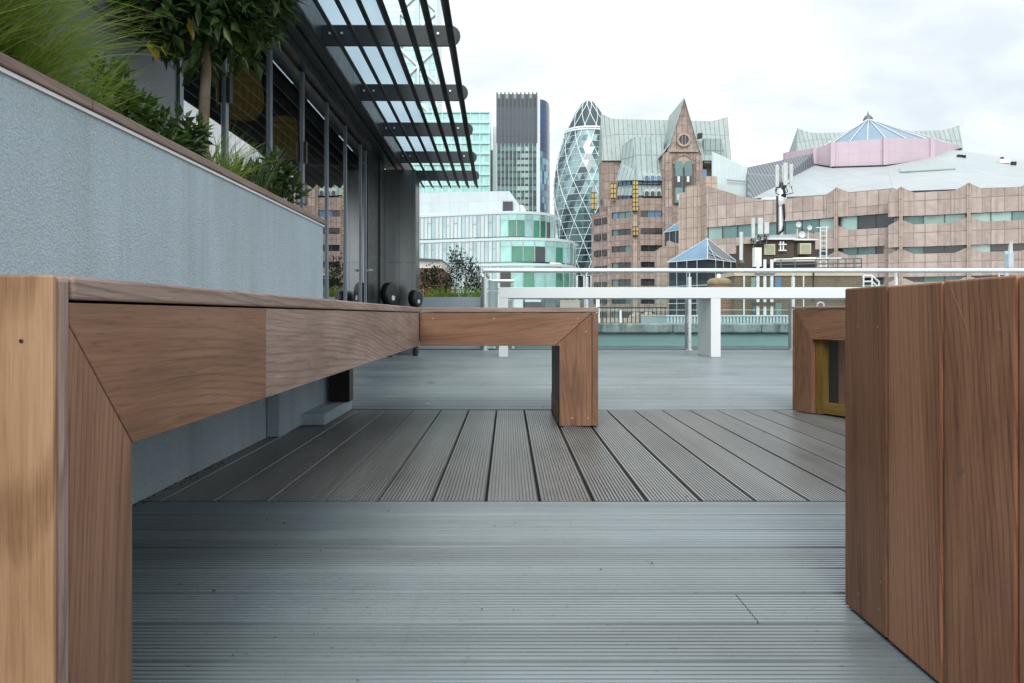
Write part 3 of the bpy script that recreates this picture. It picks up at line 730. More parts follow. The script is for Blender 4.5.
def seg(mb, a, b, poly, t0, t1):
    """poly in (u in metres from a along a->b, z); extruded between offsets t0..t1 in front of the line"""
    a = Vector((a[0], a[1], 0)); b = Vector((b[0], b[1], 0)); u = (b-a).normalized(); n = Vector((u.y, -u.x, 0))
    return mb.prism([a+u*q+Vector((0, 0, z))+n*t0 for q, z in poly], n*(t1-t0))
def window(name, parent, a, b, u0, u1, z0, z1, mats, t=-.25, bar=.10):
    mb = MB(); n = len(mats); w_ = (u1-u0)/n
    for i, m in enumerate(mats):
        mb.mat(m); seg(mb, a, b, [(u0+i*w_, z0), (u0+(i+1)*w_, z0), (u0+(i+1)*w_, z1), (u0+i*w_, z1)], t-.2, t)
    mb.mat(frame_d)
    for i in range(n+1):
        q = min(max(u0+i*w_, u0+bar/2), u1-bar/2)
        seg(mb, a, b, [(q-bar/2, z0), (q+bar/2, z0), (q+bar/2, z1), (q-bar/2, z1)], t+.002, t+.09)
    return mb.build(name, None, parent)

# ---- Gothic-gabled office tower (far, centre)
td = 160.0
tw_ = thing('office_building', 'pink granite office tower with a pointed stone gable and green metal roofs', 'building', (X(640, td), td, GZ0))
def xy(px, d): return (X(px, d), d)
zs = lambda y: Z(y, td)
# core behind the bays
mb = MB()
mb.prism([(X(602, 168), 168, GZ0), (X(702, 168), 168, GZ0), (X(702, 168), 173.5, GZ0), (X(602, 168), 173.5, GZ0)], (0, 0, Z(159, 168)-GZ0))
mb.build('wall', stone_t, tw_)
# main roof with swept-up ends
def swept(top, bot, d0, d1, name, parent, mat):
    mb = MB(); n = len(top)
    fr = [P(x, y, d0) for x, y in bot]; rd = [P(x, y, d1) for x, y in top]
    bk = [Vector((p.x, 2*d1-d0, p.z)) for p in fr]
    for i in range(n-1):
        mb.add([fr[i], fr[i+1], rd[i+1], rd[i]], [[0, 1, 2, 3]]); mb.add([rd[i], rd[i+1], bk[i+1], bk[i]], [[0, 1, 2, 3]])
    mb.add([fr[0], rd[0], bk[0]], [[0, 1, 2]]); mb.add([fr[-1], rd[-1], bk[-1]], [[0, 1, 2]])
    return mb.build(name, mat, parent)
swept([(601, 113.5), (606, 116), (611, 118.3), (615, 119), (690, 120.5), (711, 121), (718, 119.6), (727.5, 116.5)],
      [(602, 160.5), (606, 160.5), (611, 160.5), (615, 160.5), (690, 160.5), (711, 160.5), (720, 160.5), (731.5, 160.5)], 167.5, 171.5, 'roof', tw_, lead)
box('wall', (X(700, 172), 172, GZ0), (X(730.5, 172), 176, Z(160.5, 172)), stone_t, tw_)
mb = MB().prism([P(626, 130, 171), P(635, 130, 171), P(638, 139, 170.2), P(626, 139, 170.2)], (0, 5, 0)); mb.build('roof_hatch', lead2, tw_)
mb = MB().prism([P(704, 138.5, 168), P(721, 138.5, 168), P(727, 163, 168), P(704, 163, 168)], (0, 4, 0)); mb.build('roof_dormer', lead2, tw_)
box('roof_vent', (X(698, 167), 166.5, Z(138, 167)), (X(702, 167), 168, Z(133.5, 167)), M['black'], tw_)
box('roof_vent', (X(700, 166), 165.5, Z(186, 166)), (X(706, 166), 167, Z(170, 166)), wblue, tw_)
# gable shaft
gd = 159.0
gp = [(662.5, 330), (662.5, 154.5), (667, 151.5), (671, 143), (684.4, 98), (697.2, 144), (699.5, 151), (701.5, 154), (701.5, 330)]
mb = MB(); mb.prism([P(x, y, gd) for x, y in gp], (0, 3.0, 0)); mb.build('gable', stone_t, tw_)
# gable roof: true ridge running back to the main roof
ap = P(684.4, 97.4, gd-.3); el = P(661.0, 154.5, gd-.3); er = P(701.8, 154.5, gd-.3); bk = Vector((0, 15, 0))
kl = P(670.2, 142.8, gd-.3); kr = P(698.0, 143.5, gd-.3)
mb = MB()
for c in ([ap, kl], [kl, el], [ap, kr], [kr, er]):
    mb.prism([c[0], c[1], c[1]+Vector((0, 0, -.35)), c[0]+Vector((0, 0, -.35))], bk)
mb.build('gable_roof', lead, tw_)
loops = [[P(683.5, 140, gd)+Vector((math.cos(a)*r, -q, math.sin(a)*r)) for a in [i*math.pi/12 for i in range(24)]] for q, r in ((0, 1.35), (.35, 1.35), (.36, .95), (.12, .94))]
MB().loft(loops).build('round_window_surround', stone_s, tw_)
loops = [[P(683.5, 140, gd)+Vector((math.cos(a)*.93, -q, math.sin(a)*.93)) for a in [i*math.pi/12 for i in range(24)]] for q in (.13, .2)]
rw = MB().mat(wdark); rw.loft(loops); rw.mat(stone_s)
for q in (-.3, .3): rw.box((X(683.5, gd)+q-.05, gd-.28, Z(140, gd)-.85), (X(683.5, gd)+q+.05, gd-.21, Z(140, gd)+.85))
rw.build('round_window', None, tw_)
# arched double lancet
def arch(cx, hw, ybot, yspr, d, n=10):
    p = [P(cx-hw, ybot, d), P(cx+hw, ybot, d)]
    c = P(cx, yspr, d); r = hw*d/F
    return p+[c+Vector((r*math.cos(a), 0, r*math.sin(a))) for a in [i*math.pi/n for i in range(n+1)]]
MB().prism(arch(683.3, 10.4, 204, 164, gd-.02), (0, -.28, 0)).build('arch_shade', plain('recess_shade', (.14, .11, .10), .8), tw_)  # proud panel, no hollow: dark colour stands in for recess shade
mb = MB(); outer = arch(683.3, 10.4, 170, 164.5, gd-.302)[2:]; inner = arch(683.3, 8.8, 170, 164.5, gd-.302)[2:]
mb.prism(outer+inner[::-1], (0, -.25, 0)); mb.build('arch_moulding', stone_t, tw_)
MB().prism(arch(683.3, 8.7, 168, 163.6, gd-.302), (0, -.06, 0)).build('tympanum', stone_s, tw_)
for cx in (678.6, 688.0):
    mb = MB().mat(wteal); mb.prism(arch(cx, 3.6, 203, 164.5, gd-.365), (0, -.35, 0))
    mb.mat(plain('pale_mullion', (.6, .66, .66), .5)); mb.prism([P(cx-1.2, 182, gd-.72), P(cx+1.2, 182, gd-.72), P(cx+1.2, 176.3, gd-.72), P(cx-1.2, 176.3, gd-.72)], (0, -.1, 0))
    mb.prism([P(cx-1.2, 200, gd-.72), P(cx+1.2, 200, gd-.72), P(cx+1.2, 194.3, gd-.72), P(cx-1.2, 194.3, gd-.72)], (0, -.1, 0))
    mb.mat(frame_d); mb.prism([P(cx-3.6, 187.5, gd-.717), P(cx+3.6, 187.5, gd-.717), P(cx+3.6, 176, gd-.717), P(cx-3.6, 176, gd-.717)], (0, -.02, 0))
    mb.build('lancet_window', None, tw_)
for px in (668, 698.8): MB().prism([P(px-3.2, 330, gd-.01), P(px+3.2, 330, gd-.01), P(px+3.2, 156, gd-.01), P(px-3.2, 156, gd-.01)], (0, -.5, 0)).build('pilaster', stone_t, tw_)
mb = MB().prism([P(669, 152.2, gd-.01), P(698, 152.2, gd-.01), P(698, 150.2, gd-.01), P(669, 150.2, gd-.01)], (0, -.4, 0)); mb.build('string_course', stone_s, tw_)
# bay roof in front of the main roof
a0, a1, a2 = (617, 164.0), (634.5, 160.0), (664, 160.0)
mb = MB()
T = [P(633, 137, 163.2), P(663.5, 137, 163.2)]
lo = [P(621, 163, 164.8), P(635, 170, 161.2), P(664, 170, 161.2)]
lo2 = [P(616.2, 180.3, 163.6), P(635.2, 180.3, 159.6), P(665, 180.3, 159.6)]
mb.add([lo[1], lo[2], T[1], T[0]], [[0, 1, 2, 3]]); mb.add([lo[0], lo[1], T[0], P(622, 146, 165.3)], [[0, 1, 2, 3]])
mb.add([lo[0], lo[1], lo2[1], lo2[0]], [[0, 1, 2, 3]]); mb.add([lo[1], lo[2], lo2[2], lo2[1]], [[0, 1, 2, 3]])
mb.add([T[0], T[1], Vector((T[1].x, 170, T[1].z)), Vector((T[0].x, 170, T[0].z))], [[0, 1, 2, 3]])
mb.build('bay_roof', lead2, tw_)
def skirt(y0, y1, grow, name):
    mb = MB()
    up = [P(618.5, y0, 164.4), P(636, y0, 160.6), P(663.5, y0, 160.6)]; dn = [P(618.5-grow, y1, 163.8), P(635.6-grow*.3, y1, 159.9), P(664.5, y1, 159.9)]
    for i in range(2): mb.prism([up[i], up[i+1], dn[i+1], dn[i]], (0, .5, 0))
    return mb.build(name, lead2, tw_)
skirt(185, 195.5, 1.2, 'bay_skirt')
band = plain('lead_band', (.42, .50, .50), .5)
for (y0, y1) in ((180.2, 185.2), (195.3, 199.5)):
    for (pa, da, pb, db, nn) in ((617.8, 164.3, 635.5, 160.5, 4), (636.6, 160.5, 664, 160.5, 5)):
        A_, B_ = xy(pa, da), xy(pb, db); ln = math.dist(A_, B_)
        window('window', tw_, A_, B_, .1, ln-.1, Z(y1, 162), Z(y0, 162), [R.choice([wdark, wblue, wblue]) for _ in range(nn)], -.05, .12)
for cx in (645.5, 651.3, 657.4):
    for y in (177.2, 192.6):
        mb = MB(); c = P(cx, y, 160.8); r = 2.6*160/F
        mb.prism([c+Vector((math.cos(a)*r, -1.5, math.sin(a)*r)) for a in [i*math.pi/8 for i in range(9)]]+[c+Vector((-r, -1.5, -.9)), c+Vector((r, -1.5, -.9))], (0, 1.5, 0))
        mb.build('dormer_hood', band, tw_)
        mb = MB(); r *= .72; c = c+Vector((0, -.02, -.3))
        mb.prism([c+Vector((math.cos(a)*r, -1.6, math.sin(a)*r)) for a in [i*math.pi/8 for i in range(9)]]+[c+Vector((-r, -1.6, -.55)), c+Vector((r, -1.6, -.55))], (0, .1, 0))
        mb.build('dormer_window', wdark if y > 180 else wblue, tw_)
# bays: stone bands and window rows
rows = [(211, 217.5), (228.5, 234.7), (245.4, 251.6), (262, 267.6), (279, 286), (297, 304), (312, 321)]
sides = [(608.0, 163.2, 632.0, 160.0, .8, 0), (640.2, 159.4, 670.5, 159.4, .15, 1)]
for si, (pa, da, pb, db, inset, kind_) in enumerate(sides):
    A_, B_ = xy(pa, da), xy(pb, db); ln = math.dist(A_, B_); zt_ = zs(198.5)
    for i, (y0, y1) in enumerate(rows):
        zb_ = zs(y0); mb = MB(); seg(mb, A_, B_, [(0, zt_), (ln, zt_), (ln, zb_), (0, zb_)], -1.2, 0); mb.build('spandrel', stone_t, tw_)
        mats = {0: [wblue, wteal, wteal] if i == 0 else [wdark, wdark, wteal], 1: [wdark, wblue, wblue, wpale] if i == 0 else [wdark, wdark, wdark]}[kind_]
        if i and R.random() < .5: mats = mats[::-1]
        u1 = ln-.25 if (kind_ == 0 or i < 2) else ln-.9
        window('window', tw_, A_, B_, inset, u1, zs(y1), zs(y0), mats, -.35, .12)
        for (ua, ub) in ((0, inset), (u1, ln)):
            if ub-ua > .05:
                mb = MB(); seg(mb, A_, B_, [(ua, zs(y0)-.001), (ub, zs(y0)-.001), (ub, zs(y1)+.001), (ua, zs(y1)+.001)], -1.2, -.004); mb.build('window_jamb', stone_t, tw_)
        zt_ = zs(y1)
    mb = MB(); seg(mb, A_, B_, [(0, zt_), (ln, zt_), (ln, GZ0), (0, GZ0)], -1.2, 0); mb.build('spandrel', stone_t, tw_)
MB().prism([P(631.5, 198, 159.8), P(640.5, 198, 159.4), P(640.5, 198, 162), P(631.5, 198, 162)], (0, 0, GZ0-zs(198))).build('pillar', stone_t, tw_)
MB().box((X(633.2, 159), 158.9, GZ0), (X(637.2, 159), 159.5, Z(211, 159))).build('pillar', stone_s, tw_)
for (px, d, y0, y1) in ((635.2, 158.6, 181, 211), (613.2, 161.6, 184, 198.5), (593.9, 166.2, 193, 209.5), (635.2, 158.6, 227, 235.5)):
    mb = MB().mat(gold); h = 2.3*d/F
    mb.box((X(px, d)-h, d-.5, Z(y1, d)), (X(px, d)+h, d+.5, Z(y0, d))); mb.mat(frame_d)
    nb = max(2, int((y1-y0)/4.2))
    for k in range(nb+1):
        z = Z(y1, d)+(Z(y0, d)-Z(y1, d))*k/nb; mb.box((X(px, d)-h-.06, d-.58, z-.08), (X(px, d)+h+.06, d+.5, z+.08))
    mb.box((X(px, d)-.09, d-.56, Z(y1, d)), (X(px, d)+.09, d-.45, Z(y0, d)))
    mb.build('gilded_column', None, tw_)
MB().loft([[P(593.9, 193, 166.2)+Vector((sx*q, sy*q, h)) for sx, sy in ((-1, -1), (1, -1), (1, 1), (-1, 1))] for q, h in ((.45, 0), (.06, 2.2))]).build('pinnacle', lead2, tw_)
MB().loft([[P(635.2, 181, 158.6)+Vector((sx*q, sy*q, h)) for sx, sy in ((-1, -1), (1, -1), (1, 1), (-1, 1))] for q, h in ((.45, 0), (.1, 2.2))]).build('pinnacle', lead2, tw_)
# low left body
A_, B_ = xy(591.5, 168), xy(608, 163.3); ln = math.dist(A_, B_)
mb = MB(); seg(mb, A_, B_, [(0, GZ0), (ln, GZ0), (ln, Z(212, 165)), (0, Z(212, 165))], -5, 0); mb.build('wall', stone_t, tw_)
for i, y in enumerate((218, 234, 250, 266, 282, 298, 312)):
    for (f0, f1) in ((.22, .58), (.72, .93)):
        window('window', tw_, A_, B_, ln*f0, ln*f1, Z(y+6, 165), Z(y, 165), [wdark, wdark] if f0 < .5 else [wdark], .2, .1)
mb = MB(); mb.prism([P(600, 300, 165), P(604, 300, 164), P(604, 212, 164), P(600, 212, 165)], (0, -.02, 0))
window('window', tw_, xy(600.5, 167.9), xy(602.5, 167.8), 0, .35, Z(205, 168), Z(200, 168), [wdark], .1, .05)

# ---- stepped wall + long granite wing (right)
wg = thing('office_wing', 'long pink granite wing with rippled parapets and ribbon windows under a white roof', 'building', (X(850, 100), 100, GZ0))
stp = [(685.5, 114.5, 196), (689, 112.0, 196), (692.3, 113.0, 189), (696, 110.6, 189), (699.2, 111.2, 181.5), (706, 108.2, 181.5)]
mb = MB()
for i in range(0, 5):
    (pa, da, ya), (pb, db, yb) = stp[i], stp[i+1]
    A_, B_ = xy(pa, da), xy(pb, db); ln = math.dist(A_, B_); tp_ = Z(min(ya, yb) if i % 2 else ya, da)
    tp_ = Z({0: 195.5, 1: 192, 2: 189, 3: 185, 4: 181}[i], da)
    seg(mb, A_, B_, [(0, GZ0), (ln, GZ0), (ln, tp_+(.0 if i % 2 else .15)), (0, tp_)], -1.5, 0)
mb.build('stepped_wall', stone_s, wg)
def dl(px): return 108+(92.6-108)*(px-706)/(893-706)
def dr(px): return 91.3+(85.5-91.3)*(px-893)/(1035-893)
def wallz(y, px, d): return Z(y, d(px))
LZ = dict(top=14.85, w1=(12.05, 10.45), w2=(8.4, 7.5), w3=(4.85, 4.0))
RZ = dict(top=14.0, w1=(11.45, 10.5), w2=(8.05, 7.25), w3=(4.75, 4.15))
def bumps(u0, u1, zt, peaks, hgt, wid):
    """upper outline of a band from u0 to u1 with soft peaks"""
    us = set([u0, u1])
    for p in peaks:
        for k in (-1, -.8, -.5, -.2, 0, .2, .5, .8, 1):
            q = p+k*wid
            if u0 < q < u1: us.add(q)
    o = []
    for u in sorted(us):
        z = zt
        for p in peaks:
            t = abs(u-p)/wid
            if t < 1: z = max(z, zt+hgt*(1-t)**1.15)
        o.append((u, z))
    return o
def wing(parent, pa, pb, dfun, zz, peaks_px, glassmats, n_pan, slant=None):
    A_, B_ = xy(pa, dfun(pa)), xy(pb, dfun(pb)); ln = math.dist(A_, B_)
    a3 = Vector((A_[0], A_[1], 0)); u = (Vector((B_[0], B_[1], 0))-a3).normalized()
    def upx(px):
        # distance along the wall at which it is seen in column px
        k = (px-CX)/F; return (k*A_[1]-A_[0])/(u.x-k*u.y)
    pk = [upx(p) for p in peaks_px]
    bands = [(zz['top'], zz['w1'][0]), (zz['w1'][1], zz['w2'][0]), (zz['w2'][1], zz['w3'][0]), (zz['w3'][1], GZ0)]
    for bi, (zt, zb) in enumerate(bands):
        top = bumps(0, ln, zt, pk, .7 if bi == 0 else .62, 1.35)
        if bi == 0 and slant:
            top = [(0, zt+slant), (upx(745), zt+.65), (upx(760), zt+.2), (upx(775), zt)]+[q for q in top if q[0] > upx(775)+.05]
        mb = MB(); seg(mb, A_, B_, [(0, zb), (ln, zb)]+top[::-1], -1.0, 0)
        mb.build('spandrel', stone, parent)
        # V bays standing forward of the band
        for p in pk:
            ub = bumps(p-1.3, p+1.3, zt, [p], .7 if bi == 0 else .62, 1.35)
            n = Vector((u.y, -u.x, 0)); mb = MB()
            lft, rgt = [q for q in ub if q[0] <= p+1e-6], [q for q in ub if q[0] >= p-1e-6]
            for part in (lft, rgt):
                fr = []; bkp = []
                for (q, z) in part:
                    f_ = .34*(1-abs(q-p)/1.3); fr.append((q, z, f_+.01))
                lo_ = [(q, max(zb, -6), f_) for q, z, f_ in fr]
                pts_t = [a3+u*q+Vector((0, 0, z))+n*f_ for q, z, f_ in fr]; pts_b = [a3+u*q+Vector((0, 0, z))+n*f_ for q, z, f_ in lo_]
                pts_tb = [a3+u*q+Vector((0, 0, z))+n*.002 for q, z, f_ in fr]; pts_bb = [a3+u*q+Vector((0, 0, z))+n*.002 for q, z, f_ in lo_]
                for i in range(len(fr)-1):
                    mb.add([pts_b[i], pts_b[i+1], pts_t[i+1], pts_t[i]], [[0, 1, 2, 3]])
                    mb.add([pts_t[i], pts_t[i+1], pts_tb[i+1], pts_tb[i]], [[0, 1, 2, 3]])
                    mb.add([pts_bb[i], pts_bb[i+1], pts_b[i+1], pts_b[i]], [[0, 1, 2, 3]])
            mb.build('rippled_bay', stone, parent)
    for p in pk:
        mb = MB(); seg(mb, A_, B_, [(p-.17, -2), (p+.17, -2), (p+.17, zz['top']+.55), (p, zz['top']+.1), (p-.17, zz['top']+.55)], .25, .6); mb.build('pilaster', stone_s, parent)
    edges = sorted([0, ln]+[p-.18 for p in pk]+[p+.18 for p in pk])
    for ri, key in enumerate(('w1', 'w2', 'w3')):
        for i in range(0, len(edges)-1, 2):
            ua, ub = edges[i], edges[i+1]
            n = max(2, round((ub-ua)/n_pan))
            mats = [glassmats[ri][R.randrange(len(glassmats[ri]))] for _ in range(n)]
            window('window', parent, A_, B_, ua, ub, zz[key][1]-.02, zz[key][0]+.02, mats, -.40, .09)
    mb = MB(); seg(mb, A_, B_, [(0, GZ0), (ln, GZ0), (ln, zz['top']-.3), (0, zz['top']-.3)], -12, -1.01); mb.build('wall', stone, parent)
wing(wg, 706.5, 893.2, dl, LZ, [837.5], [[wteal, wteal, wpale, wdark, wteal], [wdark, wdark, wteal], [wteal, wdark, wdark]], 2.2, 2.7)
wing(wg, 893.3, 1040, dr, RZ, [901, 968.5, 1036], [[wpale, wpale, wteal, wpale], [wteal, wdark, wpale], [wteal, wdark]], 1.9)
MB().box((X(893.1, 91.3), 91.4, GZ0), (X(893.1, 91.3)+.3, 94, 10.4)).build('wall', stone_s, wg)

# roofs over the wing
roofw = panelled('white_roof_sheet', (.325, .365, .38), (.36, .40, .412), (.23, .275, .29), 2.4, 3.4, .03, rough=.5, blot=.12)
bot = [P(752, 198.5, 106), P(812, 195.4, 100.4), P(893, 191.2, 92.8), P(894, 191.4, 92.2), P(960, 189, 88.6), P(1040, 186, 86.4)]
top = [P(815, 165, 118), P(835.5, 167.6, 114), P(887, 166, 111), P(920, 160.2, 112.5), P(946, 148.6, 120), P(1045, 163, 113)]
roof_polys = [(0, 1, 6), (1, 7, 6), (1, 8, 7), (1, 2, 8), (2, 3, 8), (3, 9, 8), (3, 4, 9), (4, 10, 9), (4, 11, 10), (4, 5, 11)]
vs = bot+top
mb = MB(); mb.add(vs, [list(t) for t in roof_polys])
mb.add(top+[Vector((p.x, p.y, 8)) for p in top], [[i, i+1, 7+i, 6+i] for i in range(5)])
mb.build('roof', roofw, wg)
bvh = BVHTree.FromPolygons(vs, roof_polys)
def on_roof(px, py):
    h = bvh.ray_cast(Vector((0, 0, EYE)), (P(px, py, 1)-Vector((0, 0, EYE))).normalized()); return h[0], h[1]
q = [on_roof(x, y) for x, y in ((900, 168.3), (954.5, 165.6), (955.3, 170), (900, 173))]
nn = q[0][1]; nn = nn if nn.y < 0 else -nn
MB().prism([p[0]+nn*.05 for p in q], nn*.15).build('roof_slot', plain('slot_grey', (.30, .36, .36), .5), wg)
for (px, py, w_, h_) in ((958, 156, .28, .3), (961, 156.2, .28, .3), (964, 156.6, .28, .3), (1001.5, 158.2, .3, .25), (1011.5, 164, .18, .42), (1014.5, 164, .18, .42)):
    p, n_ = on_roof(px, py+1)
    MB().box((p.x-w_/2, p.y-.3, p.z-.05), (p.x+w_/2, p.y+.1, p.z+h_)).build('roof_vent', M['black'], wg)
p, n_ = on_roof(1003, 163); MB().box((p.x-.7, p.y-.5, p.z-.1), (p.x+.7, p.y+.3, p.z+.45)).build('roof_cowl', M['white_trim'], wg)
# pale wedge wall and ribbed dark roof beside it
MB().prism([P(712.3, 151.5, 112), P(747.4, 167.6, 110), P(747.4, 206, 110), P(712.3, 195, 112)], (.1, .8, 0)).build('gable_cladding', panelled('pale_cladding', (.50, .60, .62), (.53, .63, .65), (.40, .50, .52), .5, 30, .02, rough=.5, blot=.1), wg)
MB().prism([P(726.5, 179.4, 110.8), P(745.5, 181, 109.7), P(745.5, 182, 109.7), P(726.5, 180.6, 110.8)], (0, -.1, 0)).build('cladding_gutter', plain('gutter_grey', (.22, .28, .29), .6), wg)
mb = MB(); quad = [P(747.6, 167.4, 110.2), P(814.6, 153.2, 118.6), P(814.8, 165.2, 118.2), P(752, 203.0, 105.6), P(747.6, 202.3, 106.0)]
mb.prism(quad, (0, .6, -.2))
nrm_ = (quad[1]-quad[0]).cross(quad[3]-quad[0]).normalized(); nrm_ = nrm_ if nrm_.y < 0 else -nrm_
mb.build('ribbed_roof', panelled('ribbed_dark', (.10, .12, .135), (.115, .135, .15), (.20, .23, .245), .62, 60, .14, rough=.5, blot=.12), wg)
# pink drum
pink = panelled('pink_cladding', (.50, .405, .465), (.53, .43, .49), (.42, .33, .39), 1.35, 30, .02, rough=.55, blot=.08)
dr_t = [(785, 152.5, 126), (815, 148.4, 118.5), (832.7, 142.7, 114.5), (885.4, 138.3, 111.4), (932.3, 138.4, 114.2), (961, 146.2, 121)]
dr_b = [(785, 160), (815, 166), (832.7, 169), (885.4, 168), (932.3, 158), (961, 152)]
mb = MB()
for i in range(5):
    a, b_ = dr_t[i], dr_t[i+1]
    mb.prism([P(a[0], a[1], a[2]), P(b_[0], b_[1], b_[2]), P(b_[0], dr_b[i+1][1]+3, b_[2]), P(a[0], dr_b[i][1]+3, a[2])], (0, .9, 0))
mb.build('drum', pink, wg)
for i in (1, 2, 3, 4):
    a = dr_t[i]; p = P(a[0], a[1]-.8, a[2]-.25); q_ = P(a[0], dr_b[i][1], a[2]-.25)
    MB().box((p.x-.28, p.y-.1, q_.z), (p.x+.28, p.y+.35, p.z)).build('drum_rib', pink, wg)
for i in range(1, 5):
    a, b_ = dr_t[i], dr_t[i+1]; ya = {1: 165, 2: 167.6, 3: 166, 4: 160.2, 5: 148.8}
    MB().tube([P(a[0], ya[i], a[2]-.45), P(b_[0], ya[i+1], b_[2]-.45)], .16, 6).build('drum_flashing', M['slat'], wg)
# glass pyramid on the drum
bp = [P(824, 146, 117), P(832.7, 143, 114.9), P(885.4, 138.6, 111.8), P(925, 138.6, 114), P(955, 145.5, 121), P(925, 146, 134), P(850, 148, 134)]
apx = P(868, 119, 124)
mb = MB()
for i in range(len(bp)): mb.add([bp[i], bp[(i+1) % len(bp)], apx], [[0, 1, 2]])
mb.build('glass_pyramid', glass_skin('pyramid_blue_glass', (.09, .20, .29), .1, .0, .2, .2, .2), wg)
bars = [bp[0], bp[1], bp[1].lerp(bp[2], .33), bp[1].lerp(bp[2], .66), bp[2], bp[2].lerp(bp[3], .5), bp[3], bp[4]]
for p in bars: MB().tube([p+Vector((0, -.1, .05)), apx+Vector((0, -.1, .05))], .055, 5).build('glazing_bar', M['white_trim'], wg)
MB().lathe([(.5, -.6), (.75, -.1), (.55, .3), (.12, .7), (.04, 1.2)], apx, 10).build('finial', M['steel_dark'], wg)

# back roof on the horizon
hb = thing('office_building', 'far granite block whose green roof has swept up ends behind the pink drum', 'building', (X(880, 175), 175, GZ0))
swept([(797.6, 127.8), (803, 130.4), (810, 132.4), (818, 133), (870, 132), (897, 131.5), (930, 130.6), (943, 129.9), (952, 127.8), (959.5, 124.8)],
      [(796, 158), (802, 158), (809, 158), (818, 158), (870, 158), (897, 158), (930, 158), (945, 158), (955, 158), (964, 158)], 168, 171.5, 'roof', hb, lead)
box('wall', (X(796.5, 168), 168.2, GZ0), (X(963, 168), 174, Z(158.2, 168)), stone_t, hb)

# ---- glass pyramid atria
pdk = glass_skin('atrium_dark_glass', (.012, .03, .045), .1, .0, .4, .3, .3)
pbl = glass_skin('atrium_blue_glass', (.085, .20, .33), .1, .0, .25, .3, .2)
def atrium(lab, pc, yap, pl_, pr_, ye, d, ybot, nb):
    th = thing('glass_atrium', lab, 'glass roof', (X(pc, d), d, GZ0), 0, 'glass pyramids between the granite blocks')
    fl, fr_ = P(pl_, ye+1.5, d+5), P(pr_, ye, d+5); fc = P(pc, ye-.5, d); ap_ = P(pc, yap, d+5.5); bk_ = Vector((fc.x, d+11, fc.z))
    fl.z = fr_.z = bk_.z = fc.z
    mb = MB().mat(pbl); mb.add([fl, fc, ap_], [[0, 1, 2]]); mb.mat(pdk); mb.add([fc, fr_, ap_], [[0, 1, 2]]); mb.add([fr_, bk_, ap_], [[0, 1, 2]]); mb.add([bk_, fl, ap_], [[0, 1, 2]])
    mb.build('pyramid_roof', None, th)
    mb = MB().mat(pdk); ins = [p+(ap_-p).normalized()*.25 for p in (fl, fc, fr_, bk_)]
    mb.prism([Vector((p.x, p.y, p.z-.15)) for p in ins], (0, 0, Z(ybot, d)-fc.z)); mb.build('glass_wall', None, th)
    br = MB()
    for a, b_ in ((fl, fc), (fc, fr_), (fc, ap_), (fl, ap_), (fr_, ap_)): br.tube([a, b_], .05, 5)
    for t in [(i+1)/nb for i in range(nb-1)]:
        for a, b_ in ((fl, fc), (fc, fr_)):
            p = a.lerp(b_, t); br.tube([p+Vector((0, -.06, 0)), Vector((p.x, p.y-.06, Z(ybot, d)))], .035, 4)
        p = fc.lerp(fr_, t); q_ = fc.lerp(ap_, t); br.tube([p+Vector((0, -.05, .05)), fc.lerp(ap_, 1-t)+Vector((0, -.05, .05))], .035, 4)
    for zy in (285, 303):
        if zy < ybot: br.tube([Vector((fl.x, fl.y, Z(zy, d))), Vector((fc.x, fc.y-.05, Z(zy, d))), Vector((fr_.x, fr_.y, Z(zy, d)))], .04, 4)
    br.build('glazing_bar', plain('bar_pale', (.45, .55, .58), .5), th)
atrium('large dark glass pyramid roof in front of the stepped granite wall', 707.5, 238.5, 667, 738, 259.5, 78, 420, 4)
atrium('small blue glass pyramid roof peeping out beside the granite tower', 682, 219.5, 663.5, 699, 230, 128, 300, 3)
th = thing('stepped_gable', 'low stepped granite gable left of the large glass pyramid', 'wall', (X(672, 122), 122, GZ0))
MB().prism([P(x, y, 122) for x, y in ((657, 330), (657, 250), (661, 248.5), (661, 247), (669, 246), (669, 240.5), (675, 243), (686, 243.5), (694, 242), (694, 330))], (0, 2, 0)).build('wall', stone_s, th)

# ---- white glazed office with the curved end
wh = thing('office_building', 'white glass office block with a curved green glazed end', 'building', (X(460, 120), 120, GZ0))
wclad = panelled('white_cladding', (.47, .54, .57), (.51, .58, .61), (.36, .43, .46), 1.5, 1.6, .025, rough=.45, blot=.08)
wcl2 = plain('white_spandrel', (.54, .61, .63), .4, var=.04)
gpale = glass_skin('pale_office_glass', (.32, .45, .47), .12, .3, .25, .3)
gwhite = glass_skin('blind_glass', (.50, .60, .61), .2, .15, .1, .3)
ggreen = glass_skin('green_glass', (.05, .20, .135), .1, .1, .35, .5)
gteal = glass_skin('curve_glass', (.30, .55, .53), .1, .3, .3, .4)
plan = [(395, 123.6), (500, 118.0)]
arcp = []
c0 = Vector((X(500, 118), 118, 0)); dirw = (Vector((X(500, 118), 118, 0))-Vector((X(395, 123.6), 123.6, 0))).normalized(); nrmw = Vector((-dirw.y, dirw.x, 0))
def curve(rad, n=10):
    ctr = c0+nrmw*rad; return [ctr+(dirw*math.sin(t)-nrmw*math.cos(t))*rad for t in [i*(math.pi*.62)/n for i in range(n+1)]]
L1 = [(214, 239.3), (240.5, 264.5), (266, 291), (292.5, 318)]
radii = [6.2, 8.6, 8.6, 8.6]
